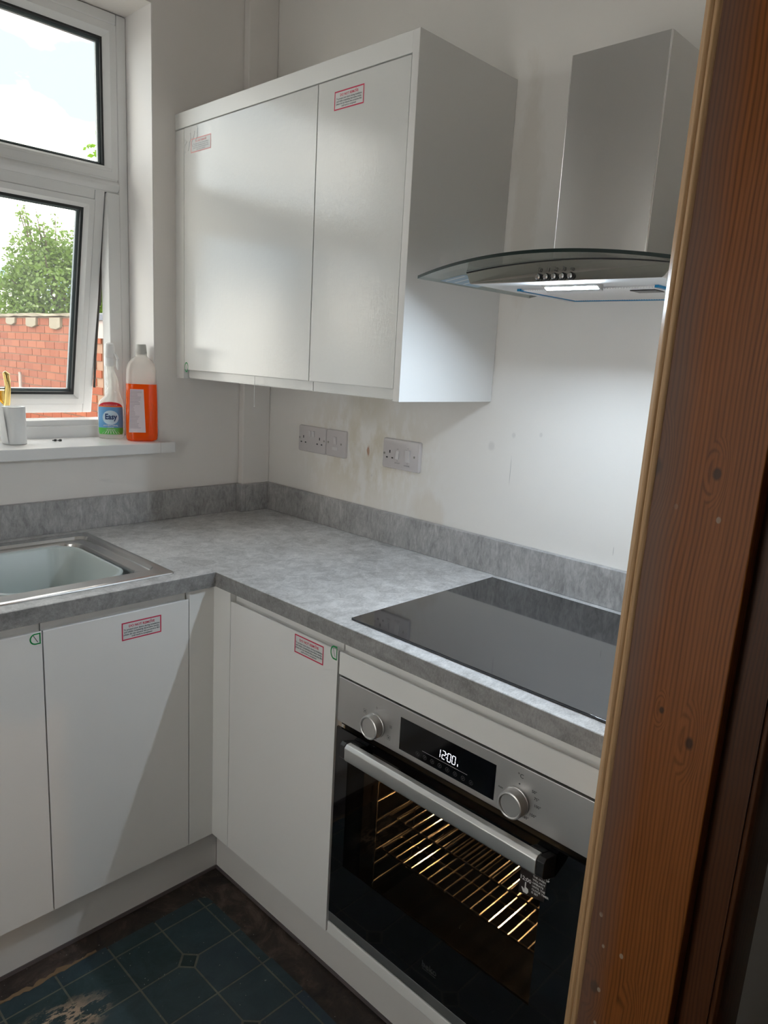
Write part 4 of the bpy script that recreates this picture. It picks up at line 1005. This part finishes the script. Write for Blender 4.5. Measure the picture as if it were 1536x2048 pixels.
# crumbs on the sill
for (cx, cy, lab) in ((-.7035, .0775, 'tiny dark plastic wall plug on the sill nearer the paper roll'), (-.6905, .0735, 'tiny dark plastic wall plug on the sill nearer the spray bottle')):
    z_ = sill_z(cy); b = MB(); b.cyl((cx - .008, cy + .001, z_ + .003), (cx - .003, cy, z_ + .003), .0014, 8); b.cyl((cx - .003, cy, z_ + .0030), (cx + .004, cy, z_ + .0030), .0030, 8, .0022)
    for k in range(3): b.cyl((cx - .002 + k * .002, cy, z_ + .0032), (cx - .0012 + k * .002, cy, z_ + .0032), .0033, 8)
    tag(obj('wall_plug', b, M['dark_bit']), lab, 'wall plug', 'tiny wall plugs on the sill')

# ================================================================== OUTSIDE
struct(obj('ground_yard', MB().box(-14, 12, -8, 16, -.25, -.15), M['paving']))
YW = 1.42
yw = struct(obj('wall_yard', MB().box(YW + .006, YW + .22, 4.30, 9.2, -.15, 1.670), M['mortar']), 'red brick yard wall seen through the window')
bme = MB().box(0, .010, 0, .215, 0, .065); brick0 = obj('brick', bme, M['brick'], yw)
random.seed(4); cnt = 0
def put(me, mt, par, x, y, z):
    o = bpy.data.objects.new('brick', me); COL.objects.link(o); o.parent = par; o.location = (x, y, z); return o
for r in range(16):
    z_ = .465 + r * .075; off = -.1125 if r % 2 else 0
    for k in range(18):
        y_ = 4.308 + off + .1125 + k * .225
        if r == 0 and k == 0: brick0.location = (YW - .003, y_, z_); continue
        put(brick0.data, M['brick'], yw, YW - .003 + random.uniform(-.002, .002), y_, z_)
b = MB(); random.seed(9); n = 30
for k in range(1):
    t_ = [(YW - .03 + random.uniform(-.008, .008), 4.30 + 4.90 * i / n, 1.700 + random.uniform(-.008, .008)) for i in range(n + 1)]
    lo_ = [(YW - .03 + random.uniform(-.008, .008), 4.30 + 4.90 * i / n, 1.676 + random.uniform(-.006, .004)) for i in range(n + 1)]
    bk = [(YW + .25, q[1], 1.715) for q in t_]; bl_ = [(YW + .25, q[1], 1.671) for q in t_]
    b.loft([[lo_[i], t_[i], bk[i], bl_[i]] for i in range(n + 1)], True, True)
obj('coping', b, M['coping'], yw)
for (yc, wd_, zb) in ((6.39, .27, 1.585), (5.83, .27, 1.565), (5.24, .26, 1.550)):
    b = MB(); random.seed(int(yc * 100)); pts = [(yc - wd_ / 2, 1.662), (yc - wd_ / 2 + random.uniform(0, .02), zb + .02), (yc - .03, zb), (yc + wd_ / 2 - .03, zb + .008), (yc + wd_ / 2, zb + .03), (yc + wd_ / 2 - .01, 1.662)]
    b.prism(pts, 0, YW - .028, YW + .006); obj('mortar_lump', b, M['coping'], yw, bevel=.006)
# outhouse with a slate roof edge
oh = thing('outhouse', 'brick outhouse with a pale fascia and slate roof at the end of the yard wall', 'outbuilding', (2.0, 3.8, -.15))
obj('wall', MB().box(1.455, 2.6, 3.1, 4.27, -.15, 1.50), M['mortar'], oh)
b0 = MB().box(0, .010, 0, .215, 0, .065); me_b = None
for r in range(14):
    for k in range(5):
        y_ = 3.13 + (.1125 if r % 2 else 0) + k * .225
        if y_ + .215 > 4.275: continue
        if me_b is None: fb = obj('brick', b0, M['brick2'], oh); me_b = fb.data; fb.matrix_parent_inverse = Matrix.Translation((-2.0, -3.8, .15)); fb.location = (1.448, y_, .42 + r * .075)
        else:
            o = put(me_b, None, oh, 1.448, y_, .42 + r * .075); o.matrix_parent_inverse = Matrix.Translation((-2.0, -3.8, .15))
obj('fascia', MB().box(1.345, 1.37, 3.05, 4.285, 1.50, 1.635), M['fascia'], oh); obj('soffit', MB().box(1.345, 1.46, 3.05, 4.285, 1.485, 1.4995), M['fascia'], oh)
b = MB(); b.prism([(1.32, 1.636), (1.32, 1.685), (2.7, 1.93), (2.7, 1.636)], 1, 3.0, 4.292); obj('roof', b, M['slate'], oh)
tag(obj('drain_pipe', MB().tube([(1.385, 6.15, -.15), (1.385, 6.15, 1.07), (1.385, 6.155, 1.10)], .016, 10), M['fascia'], smooth=True), 'thin pale pipe standing against the brick yard wall', 'pipe')
# trees beyond the wall
def tree(name, label, c, rad, nleaf, size, mt, twigs, seed):
    random.seed(seed)
    t_ = thing(name, label, 'tree', (c[0], c[1], -.15), 'trees beyond the yard wall')
    b = MB(); b.tube([(c[0], c[1], -.15), (c[0] + .03, c[1], c[2] - .6), (c[0] - .02, c[1] + .05, c[2] + rad[2] * .4)], [.07, .05, .02], 8)
    tips = []
    for k in range(9):
        a = random.uniform(0, 6.28); p0 = Vector((c[0], c[1], c[2] - rad[2] * .6)); p1 = Vector((c[0] + rad[0] * .8 * math.cos(a), c[1] + rad[1] * .8 * math.sin(a), c[2] + random.uniform(-.3, .8) * rad[2]))
        b.tube([p0, (p0 + p1) / 2 + Vector((0, 0, .05)), p1], [.022, .014, .006], 6)
    for (p0, p1) in twigs: b.tube([p0, (Vector(p0) + Vector(p1)) / 2 + Vector((0, 0, .03)), p1], [.012, .008, .003], 5)
    obj('trunk', b, M['bark'], t_)
    b = MB()
    def leaf(p, s):
        d = Vector((random.gauss(0, 1), random.gauss(0, 1), random.gauss(0, .7) - .3)).normalized(); w = d.orthogonal().normalized(); w = (Matrix.Rotation(random.uniform(0, 6.28), 3, d) @ w) * s * .28
        p = Vector(p); mid = p + d * s * .5
        b.face([b.v(p), b.v(mid + w), b.v(p + d * s), b.v(mid - w)])
    for k in range(nleaf):
        a, z_ = random.uniform(0, 6.28), random.uniform(-1, 1); rr = math.sqrt(1 - z_ * z_); q = random.uniform(.35, 1) ** .5 * (1 + .22 * math.sin(3 * a + seed) * math.cos(4 * z_))
        leaf((c[0] + rad[0] * rr * math.cos(a) * q, c[1] + rad[1] * rr * math.sin(a) * q, c[2] + rad[2] * z_ * q), size * random.uniform(.7, 1.3))
    for (p0, p1) in twigs:
        for k in range(26):
            f = random.uniform(.15, 1.05); p = Vector(p0).lerp(Vector(p1), f); leaf(p + Vector((random.gauss(0, .02), random.gauss(0, .02), random.gauss(0, .02))), size * random.uniform(.8, 1.3))
    o_ = obj('foliage', b, mt, t_, fix=False); o_['kind'] = 'stuff'
c1 = (2.30, 7.35, 1.98); tw = []
random.seed(21)
for k in range(16):
    a = random.uniform(0, 6.28); r_ = random.uniform(.2, .62); p0 = (c1[0] + r_ * math.cos(a), c1[1] + r_ * math.sin(a), c1[2] + .45); tw.append((p0, (p0[0] + .12 * math.cos(a), p0[1] + .12 * math.sin(a), p0[2] + random.uniform(.3, .62))))
tree('garden_tree', 'leafy green bush standing behind the middle of the yard wall', c1, (.66, .66, .72), 17000, .058, M['leaf'], tw, 1)
c2 = (2.68, 5.63, 2.5)
tw2 = [((2.5, 5.7, 3.1), (2.22, 6.22, 3.52)), ((2.5, 5.7, 3.2), (2.28, 6.12, 3.62)), ((2.4, 5.8, 2.9), (2.25, 6.12, 3.05))]
tree('garden_tree', 'bright green tree behind the outhouse, half hidden by the window frame', c2, (.60, .60, 1.05), 9000, .075, M['leaf2'], tw2, 2)
